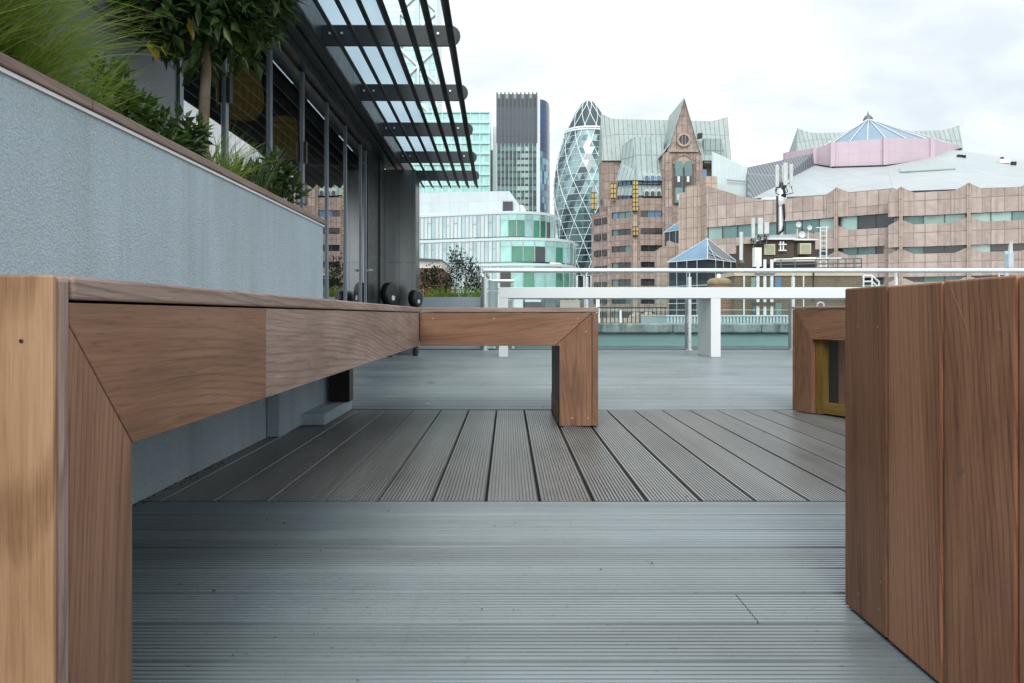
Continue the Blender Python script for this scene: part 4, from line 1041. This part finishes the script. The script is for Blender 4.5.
for li, ((y0, y1), rd_) in enumerate(zip(L1, radii)):
    z1w, z0w = Z(y0, 118), Z(y1, 118)
    cv = curve(rd_); a_ = Vector((X(395, 123.6), 123.6, 0)); ln = (c0-a_).length
    # slab edge
    mb = MB(); ring = [a_]+cv; 
    ins = [p+nrmw*9 if i == 0 else p for i, p in enumerate(ring)]
    mb.prism([p-nrmw*.15+Vector((0, 0, z1w)) for p in ring]+[cv[-1]+nrmw*2+Vector((0, 0, z1w)), a_+nrmw*16+Vector((0, 0, z1w))], (0, 0, .38)); mb.build('floor_slab', wcl2, wh)
    # flat front panes, each bay an alternation of glass and white panel
    A_, B_ = (a_.x, a_.y), (c0.x, c0.y)
    nb = 7; bw_ = ln/nb
    for k in range(nb):
        u0 = k*bw_
        mats = [[gwhite, gpale, gpale], [gwhite, gwhite, gpale], [gpale, gwhite, gpale], [gwhite, gpale, gwhite]][R.randrange(4)]
        mb = MB()
        for j, m_ in enumerate(mats+[wcl2]):
            mb.mat(m_); q0, q1 = u0+bw_*(.0+.25*j), u0+bw_*(.25+.25*j)
            seg(mb, A_, B_, [(q0, z0w+.39), (q1, z0w+.39), (q1, z1w-.01), (q0, z1w-.01)], -.3, 0)
        mb.mat(plain('grey_mullion', (.35, .42, .44), .5))
        for j in range(4):
            q0 = u0+bw_*.25*j; seg(mb, A_, B_, [(q0-.05, z0w+.39), (q0+.05, z0w+.39), (q0+.05, z1w-.01), (q0-.05, z1w-.01)], .002, .12)
        zc_ = z0w+(z1w-z0w)*R.uniform(.62, .8); j = R.randrange(3); q0 = u0+bw_*.25*j; seg(mb, A_, B_, [(q0, zc_-.05), (q0+bw_*.25, zc_-.05), (q0+bw_*.25, zc_+.05), (q0, zc_+.05)], .002, .1)
        mb.build('window', None, wh)
    for k in range(10):
        m_ = [gteal, ggreen, ggreen, gteal, ggreen, ggreen, wdark, gteal, ggreen, gteal][(k+li*3) % 10]
        p, q_ = cv[k], cv[k+1]; mb = MB().mat(m_)
        seg(mb, (p.x, p.y), (q_.x, q_.y), [(0, z0w+.39), ((q_-p).length, z0w+.39), ((q_-p).length, z0w+(z1w-z0w)*.74), (0, z0w+(z1w-z0w)*.74)], -.3, 0)
        mb.mat(gteal); seg(mb, (p.x, p.y), (q_.x, q_.y), [(0, z0w+(z1w-z0w)*.75), ((q_-p).length, z0w+(z1w-z0w)*.75), ((q_-p).length, z1w-.01), (0, z1w-.01)], -.3, 0)
        mb.mat(plain('grey_mullion', (.35, .42, .44), .5)); seg(mb, (p.x, p.y), (q_.x, q_.y), [(-.06, z0w+.39), (.06, z0w+.39), (.06, z1w-.01), (-.06, z1w-.01)], .002, .12)
        mb.build('curved_window', None, wh)
mb = MB(); cv = curve(6.0); mb.prism([p+Vector((0, 0, GZ0)) for p in [a_+nrmw*.4]+[q_+nrmw*.4 for q_ in cv[:8]]]+[a_+nrmw*16+Vector((0, 0, GZ0))], (0, 0, Z(214, 118)-GZ0-.2)); mb.build('core', gteal, wh)
MB().prism([P(395, 193, 125), P(509.5, 191, 120.5), P(519.5, 205, 120), P(519.5, 213.5, 120), P(395, 216, 125)], (1.0, 12, 0)).build('attic', wclad, wh)
MB().prism([P(519.8, 205, 120.2), P(523, 205, 120.2), P(541, 239.3, 119.2), P(536, 239.3, 119.2), P(519.8, 213, 120.2)], (0, .6, 0)).build('raking_fin', wcl2, wh)
MB().prism([P(502.8, 201.5, 120.4), P(512.8, 201.5, 120), P(512.8, 211.5, 120), P(502.8, 211.5, 120.4)], (0, -.12, 0)).build('attic_window', wdark, wh)
MB().prism([P(395, 214.2, 124.4), P(512, 211.6, 118.4), P(512, 213, 118.4), P(395, 215.6, 124.4)], (0, .5, 0)).build('attic_gutter', wcl2, wh)

# ---- teal glass slab block, lattice tower, dark tower, gherkin-shaped tower
tg = panelled('teal_curtain', (.24, .50, .49), (.34, .61, .59), (.50, .70, .69), 4.2, 3.9, .22, rough=.12, blot=.35, metal=.25, spec=.7)
tb_ = thing('glass_building', 'broad pale teal glass office block behind the end of the canopy', 'building', (X(440, 300), 300, GZ0))
MB().box((X(385, 300), 300, GZ0), (X(490, 300), 330, Z(112, 300))).build('curtain_wall', tg, tb_)
for k in range(14):
    y = 112+k*10.4; MB().box((X(385, 300), 299.3, Z(y+1.2, 300)), (X(490.3, 300), 300-.01, Z(y, 300))).build('floor_band', plain('teal_band', (.42, .64, .63), .3), tb_)
for k in range(12): MB().box((X(386+k*9.4, 300)-.18, 299.5, GZ0), (X(386+k*9.4, 300)+.18, 299.98, Z(110.5, 300))).build('mullion', plain('teal_mullion', (.50, .70, .69), .3), tb_)
th = thing('slim_building', 'sliver of dark and pale facade between the teal block and dark tower', 'building', (X(493, 320), 320, GZ0))
box('wall', (X(490.5, 320), 320, GZ0), (X(492.6, 320), 340, Z(150, 320)), wdark, th)
box('pale_fin', (X(492.7, 320), 320, GZ0), (X(496, 320), 340, Z(126, 320)), wcl2, th)
lt = thing('glass_tower', 'tall pale teal tower with steel cross bracing seen through the canopy louvres', 'tower', (X(405, 520), 520, GZ0))
lg = panelled('lattice_glass', (.32, .52, .52), (.48, .66, .65), (.20, .34, .35), 9, 4.1, .5, rough=.15, blot=.4, metal=.25, spec=.7)
MB().box((X(366, 520), 520, GZ0), (X(437, 520), 560, Z(-60, 520))).build('curtain_wall', lg, lt)
for k in range(12):
    y0 = -60+k*36
    for s_ in (0, 1):
        xa, xb = (399, 437) if s_ else (437, 399)
        MB().tube([P(xa, y0, 519), P(xb, y0+36, 519)], .9, 5).build('brace', plain('pale_steel', (.62, .74, .74), .4), lt)
for x in (399, 418, 436.5): MB().tube([P(x, -60, 518.8), Vector((X(x, 518.8), 518.8, GZ0))], .8, 5).build('column', plain('pale_steel', (.62, .74, .74), .4), lt)
# dark stepped tower
wd = 260.0
wt = thing('glass_tower', 'dark office tower with a black ribbed top and curved blue side', 'tower', (X(520, wd), wd, GZ0))
wx0, wx1, wx2 = X(497, wd), X(536.6, wd), X(540, wd)
ctr = Vector((X(538, wd), wd+9, 0))
core = [Vector((wx0+.2, wd+.6, GZ0)), Vector((wx1, wd+.6, GZ0)), Vector((wx1, wd+20, GZ0)), Vector((wx0+.2, wd+20, GZ0))]
MB().prism(core, (0, 0, Z(96, wd)-GZ0)).build('core', plain('tower_core', (.05, .06, .07), .6), wt)
nfl = 29; ztop = Z(94, wd); zlow = Z(285, wd); fh = (ztop-zlow)/nfl
wcl_d = glass_skin('tower_dark_glass', (.035, .055, .075), .1, .2, .5, .4); wcl_t = glass_skin('tower_teal_glass', (.05, .13, .13), .08, .3, .6, .12)
wcl_b = glass_skin('tower_mid_glass', (.025, .06, .065), .08, .3, .6, .2)
mull = plain('tower_mullion', (.075, .09, .10), .5); mull2 = plain('tower_mullion_pale', (.27, .36, .36), .4)
slab_d = plain('tower_slab', (.03, .035, .04), .5)
for k in range(nfl):
    z1q = ztop-k*fh; dark = z1q > Z(143, wd)
    mb = MB()
    for j in range(10):
        xa = wx0+(wx1-wx0)*j/10; xb = wx0+(wx1-wx0)*(j+1)/10
        if k == 0: m_ = mull if j % 2 else mull2
        elif dark: m_ = wcl_d
        else: m_ = R.choice([wcl_t, wcl_t, wcl_b]) if j not in (5, 6, 7) else R.choice([wpale, wcl_t, wpale])
        mb.mat(m_); mb.box((xa, wd, z1q-fh*.66), (xb, wd+.5, z1q))
    mb.mat(slab_d if not dark else wcl_d); mb.box((wx0, wd+.05, z1q-fh), (wx1, wd+.5, z1q-fh*.665))
    mb.build('window_band', None, wt)
for j in range(11):
    x = wx0+(wx1-wx0)*j/10; xm = MB()
    xm.mat(mull); xm.box((x-.22, wd-.55, Z(143, wd)), (x+.22, wd-.002, ztop+.4)); xm.mat(mull2); xm.box((x-.13, wd-.35, zlow), (x+.13, wd-.002, Z(143, wd)-.01)); xm.build('mullion', None, wt)
box('white_fin', (wx1+.02, wd-.4, GZ0), (wx2, wd+2, Z(96, wd)), wcl2, wt)
nc = 8; rr_ = X(551.5, wd)-wx2
arc = [Vector((wx2+.02+rr_*math.sin(t), wd+.4+12*(1-math.cos(t)), 0)) for t in [i*math.pi/2/nc for i in range(nc+1)]]
navy = glass_skin('tower_navy_glass', (.025, .06, .13), .1, .25, .25, .1); navy2 = glass_skin('tower_sky_glass', (.16, .30, .37), .08, .35, .6, .15)
for k in range(nfl):
    z1q = Z(99, wd)-k*fh*.985; mb = MB()
    for i in range(nc):
        a, b_ = arc[i], arc[i+1]; mb.mat(navy if z1q > Z(150, wd) else R.choice([navy2, navy2, navy, wcl_t]))
        seg(mb, (a.x, a.y), (b_.x, b_.y), [(0, z1q-fh*.95), ((b_-a).length, z1q-fh*.95), ((b_-a).length, z1q), (0, z1q)], -.4, 0)
    mb.mat(slab_d if z1q > Z(150, wd) else mull)
    mb.prism([p+Vector((0, .3, z1q-fh*.99)) for p in arc]+[Vector((wx2+.02, wd+12, z1q-fh*.99))], (0, 0, fh*.03)); mb.build('curved_window_band', None, wt)
# gherkin
gd_ = 430.0; s_ = gd_/F; gcx = X(588.5, gd_)
gk = thing('glass_tower', 'rounded bullet shaped glass tower with white diamond lattice and a dark dome', 'tower', (gcx, gd_, GZ0))
prof = [(99.2, .6), (101, 4.5), (105, 8.3), (110, 11.7), (116, 15.2), (123, 18.7), (132.5, 22.8), (142, 26.3), (155, 30.2), (170, 33.4), (185, 35.0), (200, 35.2), (216, 34.2), (232, 32.4), (250, 29.6), (270, 26.8), (295, 23), (330, 19)]
def grad(y):
    for (a, ra), (b_, rb) in zip(prof[:-1], prof[1:]):
        if a <= y <= b_: return (ra+(rb-ra)*(y-a)/(b_-a))*s_
    return prof[-1][1]*s_
NG = 36
ys = [99.2, 100.5, 102.5, 105, 108, 111.5, 115.5, 120, 124.5, 129, 133.5]+[133.5+6.5*i for i in range(1, 26)]
g_d = glass_skin('gherkin_dark', (.035, .075, .095), .08, .25, .4, .03); g_l = glass_skin('gherkin_light', (.32, .45, .47), .06, .7, .35, .05); g_m = glass_skin('gherkin_mid', (.13, .26, .28), .06, .4, .4, .05)
mb = MB()
ring = lambda y, o=0.0, g_=1.0: [Vector((gcx+grad(y)*g_*math.sin(2*math.pi*(k+o)/NG), gd_-grad(y)*g_*math.cos(2*math.pi*(k+o)/NG), Z(y, gd_))) for k in range(NG)]
rows_ = [ring(y, (i % 2)*.5) for i, y in enumerate(ys)]
for i in range(len(ys)-1):
    for k in range(NG):
        for tri in (0, 1):
            if i % 2 == 0: f = [rows_[i][k], rows_[i][(k+1) % NG], rows_[i+1][k]] if tri == 0 else [rows_[i][k], rows_[i+1][k], rows_[i+1][(k-1) % NG]]
            else: f = [rows_[i][k], rows_[i][(k+1) % NG], rows_[i+1][(k+1) % NG]] if tri == 0 else [rows_[i][k], rows_[i+1][(k+1) % NG], rows_[i+1][k]]
            if ys[i] < 133: m_ = g_d
            else:
                h = (k*2+i) % 12            # dark bands that wind round the tower
                m_ = g_d if h in (0, 1, 2) else (g_m if R.random() < .3 else g_l)
            mb.mat(m_); mb.add(f, [[0, 1, 2]])
gt = mb.build('glass_skin', None, gk)
lat = MB()
for i in range(0, len(ys)-1):
    for k in range(NG):
        if (k+i//2) % 2 == 0 or True:
            a = rows_[i][k]; b1_ = rows_[i+1][k]; b2_ = rows_[i+1][(k-1) % NG] if i % 2 == 0 else rows_[i+1][(k+1) % NG]
            e = Vector((0, 0, 0))
            cw = [(0, b1_), (1, b2_)]
            if i % 2 == 0: right, left = b1_, b2_
            else: right, left = b2_, b1_
            # every fourth diagonal is structural
            if (2*k+(i % 2)-i) % 6 == 0: lat.tube([a, right], .17, 4, False)
            if (2*k+(i % 2)+i) % 6 == 0: lat.tube([a, left], .17, 4, False)
lat.build('diamond_lattice', plain('lattice_white', (.72, .82, .82), .4), gk)
rg = MB()
for y in (131.8, 134.2):
    r_ = ring(y, 0, 1.015); rg.tube(r_+[r_[0]], .5, 5)
rg.build('dome_ring', plain('lattice_white', (.72, .82, .82), .4), gk)
bl = MB()
for i in range(11, len(ys)):
    r_ = ring(ys[i], 0, 1.004); bl.tube(r_+[r_[0]], .13, 4)
bl.build('floor_lines', plain('floor_line', (.60, .72, .72), .4), gk)

# ---- low buildings in the gaps
th = thing('low_building', 'dark glass low block in front of the bullet shaped tower', 'building', (X(578, 190), 190, GZ0))
box('wall', (X(553, 190), 190, GZ0), (X(596, 190), 215, Z(276, 190)), pdk, th)
for k in range(6): box('mullion', (X(556+k*7, 190)-.2, 189.8, GZ0), (X(556+k*7, 190)+.2, 189.99, Z(276, 190)), M['white_trim'], th)
th = thing('low_building', 'grey and white rooftop plant low behind the white table', 'building', (X(540, 60), 60, GZ0))
box('wall', (X(505, 60), 60, GZ0), (X(592, 60), 75, Z(300, 60)), plain('roof_grey', (.20, .22, .22), .8), th)
for (xa, xb, y0, y1, m_) in ((514, 523, 298, 306, wcl2), (525, 541, 299.5, 306, wcl2), (525, 541, 302, 303.5, frame_d), (545, 556, 297, 308, M['steel_dark']), (560, 580, 300, 308, plain('roof_tan', (.35, .31, .27), .8)), (583, 588, 294, 308, wcl2)):
    box('plant_unit', (X(xa, 59), 59+(.0 if m_ != frame_d else -.1), Z(y1+8, 59)), (X(xb, 59), 59.9, Z(y0, 59)), m_, th)
th = thing('low_building', 'red brick wall with a pale concrete roof slab behind the far planter', 'building', (X(428, 30), 30, GZ0))
brick_r = panelled('red_brick', (.17, .07, .045), (.24, .10, .06), (.26, .22, .19), .225, .075, .010, .5, rough=.85, blot=.35, streak=.2)
box('wall', (X(400, 30), 30, GZ0), (X(440, 30), 36, Z(267.5, 30)), brick_r, th)
MB().prism([P(400, 258, 30.2), P(441.5, 260, 29.7), P(441.5, 268, 29.7), P(400, 268, 30.2)], (0, 6, 0)).build('roof_slab', plain('concrete_pale', (.55, .54, .51), .8), th)
MB().prism([P(400, 257, 30.0), P(441.8, 259.2, 29.5), P(441.8, 260.2, 29.5), P(400, 258.2, 30.0)], (0, 6.4, 0)).build('roof_flashing', M['steel_dark'], th)

# ---- neighbouring roof right behind the rail: parapet, ribbed roof, fence
pw = thing('parapet_wall', 'teal rendered parapet with weathered stone coping just beyond the rail', 'wall', (2, 13.5, GZ0))
tealr = plain('teal_render', (.20, .315, .32), .7, var=.10, scale=2)
b = NB('weathered_coping'); o_ = b.n('ShaderNodeTexCoord').outputs['Object']
f_ = b.noise(b.n('ShaderNodeMapping', {0: o_, 'Scale': (1, 1, .35)}).outputs[0], 3.2, 6, .7)
cop = b.surf(b.ramp(f_, [(.36, (.05, .065, .068)), (.50, (.20, .245, .25)), (.68, (.36, .41, .42))]), .85, b.noise(o_, 25, 4), .5, .02)
box('wall', (-.2, 13.5, -24.9), (8.5, 13.8, Z(333, 13.5)), tealr, pw)
for k in range(6):
    xa = -.2+k*1.45; MB().box((xa, 13.42, Z(332.8, 13.42)), (xa+1.44, 13.95, Z(323.5, 13.42))).build('coping_stone', cop, pw, bevel=.02)
MB().box((-.2, 13.40, -.5), (8.5, 13.495, Z(346.2, 13.4))).build('gutter', plain('gutter_teal', (.13, .20, .205), .6), pw)
rr2 = thing('metal_roof', 'pale blue ribbed metal roof strip behind the weathered coping', 'roof', (X(730, 16), 16, GZ0))
lb = plain('ribbed_blue', (.40, .51, .54), .5, var=.08)
box('roof_sheet', (X(666, 16), 16, -24.9), (X(812, 16), 19, Z(316.6, 16)), lb, rr2)
box('ridge', (X(665.5, 16), 15.95, Z(316.5, 16)), (X(812.5, 16), 19, Z(315, 16)), plain('ridge_pale', (.5, .6, .62), .5), rr2)
rb = MB()
k = 667.5
while k < 812: rb.box((X(k, 16)-.018, 15.94, -1), (X(k, 16)+.018, 15.998, Z(317, 16))); k += 3.3
rb.build('roof_rib', lb, rr2)
fn = thing('metal_fence', 'thin black metal railing beyond the parapet left of the ribbed roof', 'fence', (X(632, 20), 20, GZ0))
zr1, zr0 = Z(307, 20), Z(324, 20)
MB().box((X(597, 20), 20, zr1-.03), (X(667, 20), 20.04, zr1)).build('top_rail', M['black'], fn)
MB().box((X(597, 20), 20, zr0), (X(667, 20), 20.04, zr0+.03)).build('bottom_rail', M['black'], fn)
for k in range(17): MB().box((X(598+k*4.2, 20)-.011, 20.005, zr0-.8), (X(598+k*4.2, 20)+.011, 20.03, zr1-.005)).build('baluster', M['black'], fn)
th = thing('stone_wall', 'low buff stone wall with broken top behind the black metal railing', 'wall', (X(632, 24), 24, GZ0))
MB().prism([P(x, y, 24) for x, y in ((590, 400), (590, 318), (634, 318), (634, 316), (640, 313), (646, 315), (651, 312), (657, 316), (664, 318.5), (690, 320), (690, 400))], (0, 1, 0)).build('wall', stone_s, th)
box('vent_post', (X(618.8, 23.8), 23.6, Z(330, 23.8)), (X(620.6, 23.8), 23.7, Z(310, 23.8)), M['white_trim'], th)
box('vent_post', (X(595.5, 23.8), 23.6, Z(340, 23.8)), (X(599, 23.8), 23.7, Z(297, 23.8)), M['white_trim'], th)
# chimney
cd = 28.0
ch = thing('chimney', 'round red brick chimney with a tan cap behind the white table leg', 'chimney', (X(719, cd), cd, GZ0))
r_ = 11.3*cd/F
MB().lathe([(r_, GZ0), (r_, Z(285, cd))], (X(719, cd), cd, 0), 28).build('shaft', brick_r, ch)
MB().lathe([(r_*.98, Z(285, cd)), (r_*1.06, Z(284, cd)), (r_*1.02, Z(281, cd)), (r_*.80, Z(278.8, cd)), (r_*.6, Z(278.2, cd))], (X(719, cd), cd, 0), 28).build('cap', plain('tan_mortar', (.24, .18, .10), .85, var=.25, scale=6), ch)
MB().lathe([(.065, Z(278.4, cd)), (.065, Z(274.5, cd)), (.04, Z(273.8, cd))], (X(718.8, cd), cd, 0), 12).build('chimney_pot', M['white_paint'], ch)

# ---- brown brick plant building with aerials
brick_b = panelled('brown_brick', (.105, .080, .050), (.155, .120, .078), (.20, .17, .13), .225, .075, .010, .5, rough=.85, blot=.4, streak=.3)
brick_k = panelled('dark_brick', (.050, .040, .030), (.075, .058, .044), (.10, .085, .07), .225, .075, .010, .5, rough=.85, blot=.4, streak=.2)
crm = plain('cream_concrete', (.46, .42, .31), .8, var=.12)
bd = 34.0
pb = thing('plant_building', 'brown brick rooftop plant building with white flue pipes', 'building', (X(797, bd), bd, GZ0))
box('wall', (X(735, bd), bd, -24.9), (X(862, bd), bd+1.1, Z(276, bd)), brick_b, pb)
box('parapet_band', (X(734, bd), bd-.05, Z(275.9, bd)), (X(863, bd), bd+3.0, Z(271.5, bd)), crm, pb)
ud = 37.0
box('upper_wall', (X(743.5, ud), ud, Z(280, ud)), (X(755, ud), ud+1.2, Z(244, ud)), brick_k, pb)
box('upper_wall', (X(761.5, ud), ud-.2, Z(280, ud)), (X(792, ud), ud+1.2, Z(240.5, ud)), brick_k, pb)
box('upper_wall', (X(792.1, ud), ud+.15, Z(280, ud)), (X(816.5, ud), ud+1.2, Z(240.5, ud)), brick_k, pb)
box('upper_roof', (X(743, ud), ud-.1, Z(243.9, ud)), (X(755.5, ud), ud+1.2, Z(240.3, ud)), crm, pb)
box('upper_roof', (X(760.8, ud), ud-.4, Z(240.4, ud)), (X(792.5, ud), ud+1.3, Z(238.6, ud)), M['white_paint'], pb)
box('upper_roof', (X(792.6, ud), ud-.1, Z(240.4, ud)), (X(817.5, ud), ud+1.3, Z(238.9, ud)), M['white_paint'], pb)
box('roof_plinth', (X(763, ud), ud, Z(238.5, ud)), (X(797, ud), ud+3, Z(235, ud)), plain('plinth_blue', (.28, .36, .38), .6), pb)
lou = plain('louvre_cream', (.52, .49, .36), .6); lou_g = plain('louvre_glass', (.30, .32, .22), .4)
for x0, x1, y0, y1 in ((762.6, 773.2, 244.6, 255.2), (798, 808.8, 243.8, 254.3)):
    fr_ = MB().box((X(x0, ud), ud-.28, Z(y1, ud)), (X(x1, ud), ud-.21 if x0 < 790 else ud+.14, Z(y0, ud))).build('window', lou, pb)
    MB().box((X(x0+1.1, ud), ud-.30, Z(y1-1.1, ud)), (X(x1-1.1, ud), ud-.281, Z(y0+1.1, ud))).build('pane', lou_g, fr_)
gb = MB()
for x in (778.2, 781.0): gb.box((X(x, ud)-.03, ud-.32, Z(251.5, ud)), (X(x, ud)+.03, ud-.21, Z(242, ud)))
for y in (245, 251): gb.box((X(776, ud), ud-.36, Z(y, ud)-.025), (X(784, ud), ud-.321, Z(y, ud)+.025))
gb.build('wall_bracket', M['steel'], pb)
box('cabinet', (X(752, 36), 35.6, Z(267, 36)), (X(758.8, 36), 35.95, Z(248.2, 36)), M['white_paint'], pb)
for x0, x1, y0, y1, m_ in ((750.5, 756.3, 277.5, 288, wpale), (774.5, 780.8, 277, 288, wblue), (752, 757, 303, 316, wteal), (775, 781, 303, 316, wteal)):
    fr_ = MB().box((X(x0, bd), bd-.06, Z(y1, bd)), (X(x1, bd), bd-.003, Z(y0, bd))).build('window', m_, pb)
for x in (757.9, 764.8, 771.7):
    MB().tube([P(x, 335, 33.4), P(x, 259.5, 33.4)], 1.65*33.4/F, 12).build('flue_pipe', M['white_paint'], pb)
for y0, y1 in ((273, 274.6), (302.2, 305.5)):
    box('pipe_clamp', (X(755, 33.3), 33.25, Z(y1, 33.3)), (X(774.6, 33.3), 33.33, Z(y0, 33.3)), M['steel_dark'] if y0 < 300 else plain('rust_dark', (.06, .045, .03), .8), pb)
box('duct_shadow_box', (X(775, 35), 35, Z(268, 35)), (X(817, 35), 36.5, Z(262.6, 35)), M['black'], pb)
MB().tube([P(774, 260.4, 34.8), P(793, 260.0, 34.8)], .075, 10).build('duct', M['steel'], pb)
MB().tube([P(793, 259.8, 34.8), P(815, 259.4, 34.8)], .095, 10).build('duct', M['white_trim'], pb)
MB().tube([P(815, 259.6, 34.8), P(841, 259.0, 34.8)], .065, 10).build('duct', M['steel'], pb)
rl = MB()
for y in (258.5, 263, 267): rl.tube([P(776, y+1.5, 34.3), P(861.5, y, 34.3)], .025, 5)
for x in (781, 795, 816, 828, 838, 846, 854, 861.5): rl.tube([P(x, 272, 34.3), P(x, 259, 34.3)], .028, 5)
rl.build('roof_railing', M['steel_dark'], pb)
lad = MB()
for x in (820.3, 826.5): lad.tube([P(x, 272, 36.5), P(x, 227.5, 36.5)], .035, 6)
for k in range(9): lad.tube([P(820.3, 231+k*5, 36.5), P(826.5, 231+k*5, 36.5)], .02, 5)
lad.tube([P(816, 227.8, 36.5), P(829, 227.2, 36.5)], .025, 5)
lad.build('ladder', plain('ladder_white', (.55, .62, .63), .5), pb)
hrl = MB()
for a, b_ in (((863.5, 290), (863.5, 275.5)), ((863.5, 275.5), (872, 275.5)), ((872, 275.5), (872, 290)), ((872, 275.5), (879, 282)), ((863.5, 281.5), (872, 281.5)), ((872, 281.5), (879, 288)), ((879, 282), (879, 292))): hrl.tube([P(a[0], a[1], 33), P(b_[0], b_[1], 33)], .035, 6)
th = thing('stair_rail', 'white tubular stair handrail at the right end of the brick plant building', 'railing', P(870, 290, 33)); hrl.build('handrail', M['white_paint'], th)
box('landing', (X(862.5, 33), 33.05, -2), (X(880, 33), 33.9, Z(290, 33)), plain('landing_grey', (.25, .27, .27), .8), th)
MB().tube([P(744, 320, 33.8), P(744, 276, 33.8)], .035, 6).build('downpipe', M['white_paint'], pb)
MB().tube([P(803.5, 320, 33.8), P(803.5, 276, 33.8)], .03, 6).build('downpipe', M['white_paint'], pb)
MB().tube([P(813.5, 300, 33.9), P(813.5, 272, 33.9)], .03, 6).build('downpipe', M['black'], pb)

# phone mast
md = 37.5
ms = thing('antenna_mast', 'tall phone mast with white panel antennas on the brick plant roof', 'antenna', P(780.5, 238, md))
pole = MB().tube([P(780.3, 236, md), P(780.3, 190, md)], .12, 12).build('pole', M['steel'], ms)
MB().tube([P(777.3, 237, md-.1), P(777.3, 196, md-.1)], .05, 8).build('cable', M['black'], ms)
MB().tube([P(774.5, 238.5, md-.1), P(778, 234, md-.15), P(783.4, 230, md-.15), P(784.4, 216, md-.15), P(783.6, 204, md-.15)], .06, 8).build('cable', M['black'], ms)
MB().lathe([(.16, 0), (.2, .15), (.2, .55), (.15, .8)], P(780.3, 206, md), 10).build('clamp', M['steel'], ms)
MB().lathe([(.10, 0), (.22, .1), (.16, .4), (.20, .6), (.06, .75)], P(781.5, 199, md), 10).build('clamp', M['black'], ms)
for (px, y0, y1, dd, w_) in ((775.4, 166, 188, -.25, .16), (782.2, 164.6, 187, -.45, .19), (789.6, 165, 187.5, -.2, .16), (779.2, 163.5, 184, .35, .13), (785.8, 163.5, 184, .35, .13)):
    c = P(px, (y0+y1)/2, md); an = MB()
    MB().box((c.x-w_/2, md+dd-.05, Z(y1, md)), (c.x+w_/2, md+dd+.05, Z(y0, md))).build('panel_antenna', M['radome'], ms, bevel=.03)
    MB().tube([(c.x, md+dd+.05, Z(y1-6, md)), (X(780.8, md), md, Z(192, md))], .025, 5).build('bracket', M['steel_dark'], ms)
    MB().tube([(c.x, md+dd, Z(y1, md)), (c.x+(.1 if px > 781 else -.06), md+dd, Z(y1+6, md)), (X(781, md), md-.1, Z(196, md))], .022, 5).build('cable', M['black'], ms)
for px, y0, y1, w_, lab in ((741.2, 232, 262, .085, 'slim white aerial tube at the left corner of the brick plant roof'), (753.2, 218, 240, .085, 'white aerial tube left of the twin, above the white cabinet'), (760, 218, 236, .11, 'thicker white panel aerial right of the aerial tube'), (766.2, 222.5, 235.5, .11, 'short pale box aerial nearest the phone mast')):
    th = thing('aerial', lab, 'antenna', P(px, y1, 36.4), 0, 'white aerials on the brick plant roof')
    if w_ < .1: MB().tube([P(px, y1, 36.4), P(px, y0, 36.4)], w_, 12).build('radome', M['radome'], th)
    else: MB().box((X(px, 36.4)-w_, 36.3, Z(y1, 36.4)), (X(px, 36.4)+w_, 36.45, Z(y0, 36.4))).build('radome', M['radome'], th, bevel=.02)
    MB().tube([P(px+.3, y1+8, 36.55), P(px+.3, y0+4, 36.55)], .03, 6).build('pole', M['steel_dark'], th)
    MB().tube([P(px-1.5, y1-2, 36.3), P(px-2.2, y1+3, 36.3), P(px+1, y1+5, 36.4)], .02, 5).build('cable', M['black'], th)
    MB().box((X(px-1.6, 36.4), 36.25, Z(y1+1.2, 36.4)), (X(px+2, 36.4), 36.6, Z(y1-1.5, 36.4))).build('bracket', M['steel_dark'], th)
for px, py, r_, lab in ((797.5, 225, .13, 'small white dish left of the ladder, the higher one'), (808.5, 228, .12, 'small white dish beside the ladder'), (801, 235, .16, 'small white drum at roof level below the two dishes')):
    th = thing('satellite_dish', lab, 'antenna', P(px, 240, 37.8), 0, 'small dishes on the brick plant roof')
    c = P(px, py, 37.8)
    loops = [[c+Vector((math.cos(a)*r, q_, math.sin(a)*r)) for a in [i*math.pi/8 for i in range(16)]] for q_, r in ((-.10, r_*.3), (-.12, r_*.7), (-.16, r_), (-.02, r_*.6), (.04, r_*.2))]
    MB().loft(loops, True, True).build('reflector', M['radome'], th); MB().tube([c, Vector((c.x, 37.85, Z(240, 37.8)))], .03, 6).build('pole', M['steel'], th)
    MB().tube([c+Vector((-.1, 0, -.1)), c+Vector((.25, 0, -.25)), c+Vector((.1, 0, .3))], .02, 5).build('arm', M['steel_dark'], th)
th = thing('mast_antenna', 'white antenna on a pale post in front of the granite wing at far right', 'antenna', P(1008, 300, 36))
MB().tube([P(1006.5, 330, 36), P(1006.5, 251, 36)], .09, 8).build('pole', plain('post_blue', (.42, .52, .58), .5), th)
MB().prism([P(1009.5, 256, 35.8), P(1013, 256, 35.8), P(1012.6, 241, 35.8), P(1010.5, 246, 35.8)], (0, .15, 0)).build('panel_antenna', M['radome'], th)
MB().box((X(1004.5, 36), 35.7, Z(268, 36)), (X(1009.5, 36), 35.95, Z(254, 36))).build('equipment_box', plain('post_blue', (.42, .52, .58), .5), th)
th = thing('pipe_hoop', 'small white pipe hoop seen above the turned bench', 'pipe', P(820.5, 306, 30))
MB().tube([P(816.8, 312, 30)]+[P(820.5-3.4*math.cos(a), 305.3-3*math.sin(a), 30) for a in [i*math.pi/10 for i in range(11)]]+[P(823.9, 312, 30)], .028, 6).build('hoop', M['radome'], th)
box('base_block', (X(815, 30), 29.9, Z(330, 30)), (X(825, 30), 30.3, Z(310.5, 30)), cop, th)
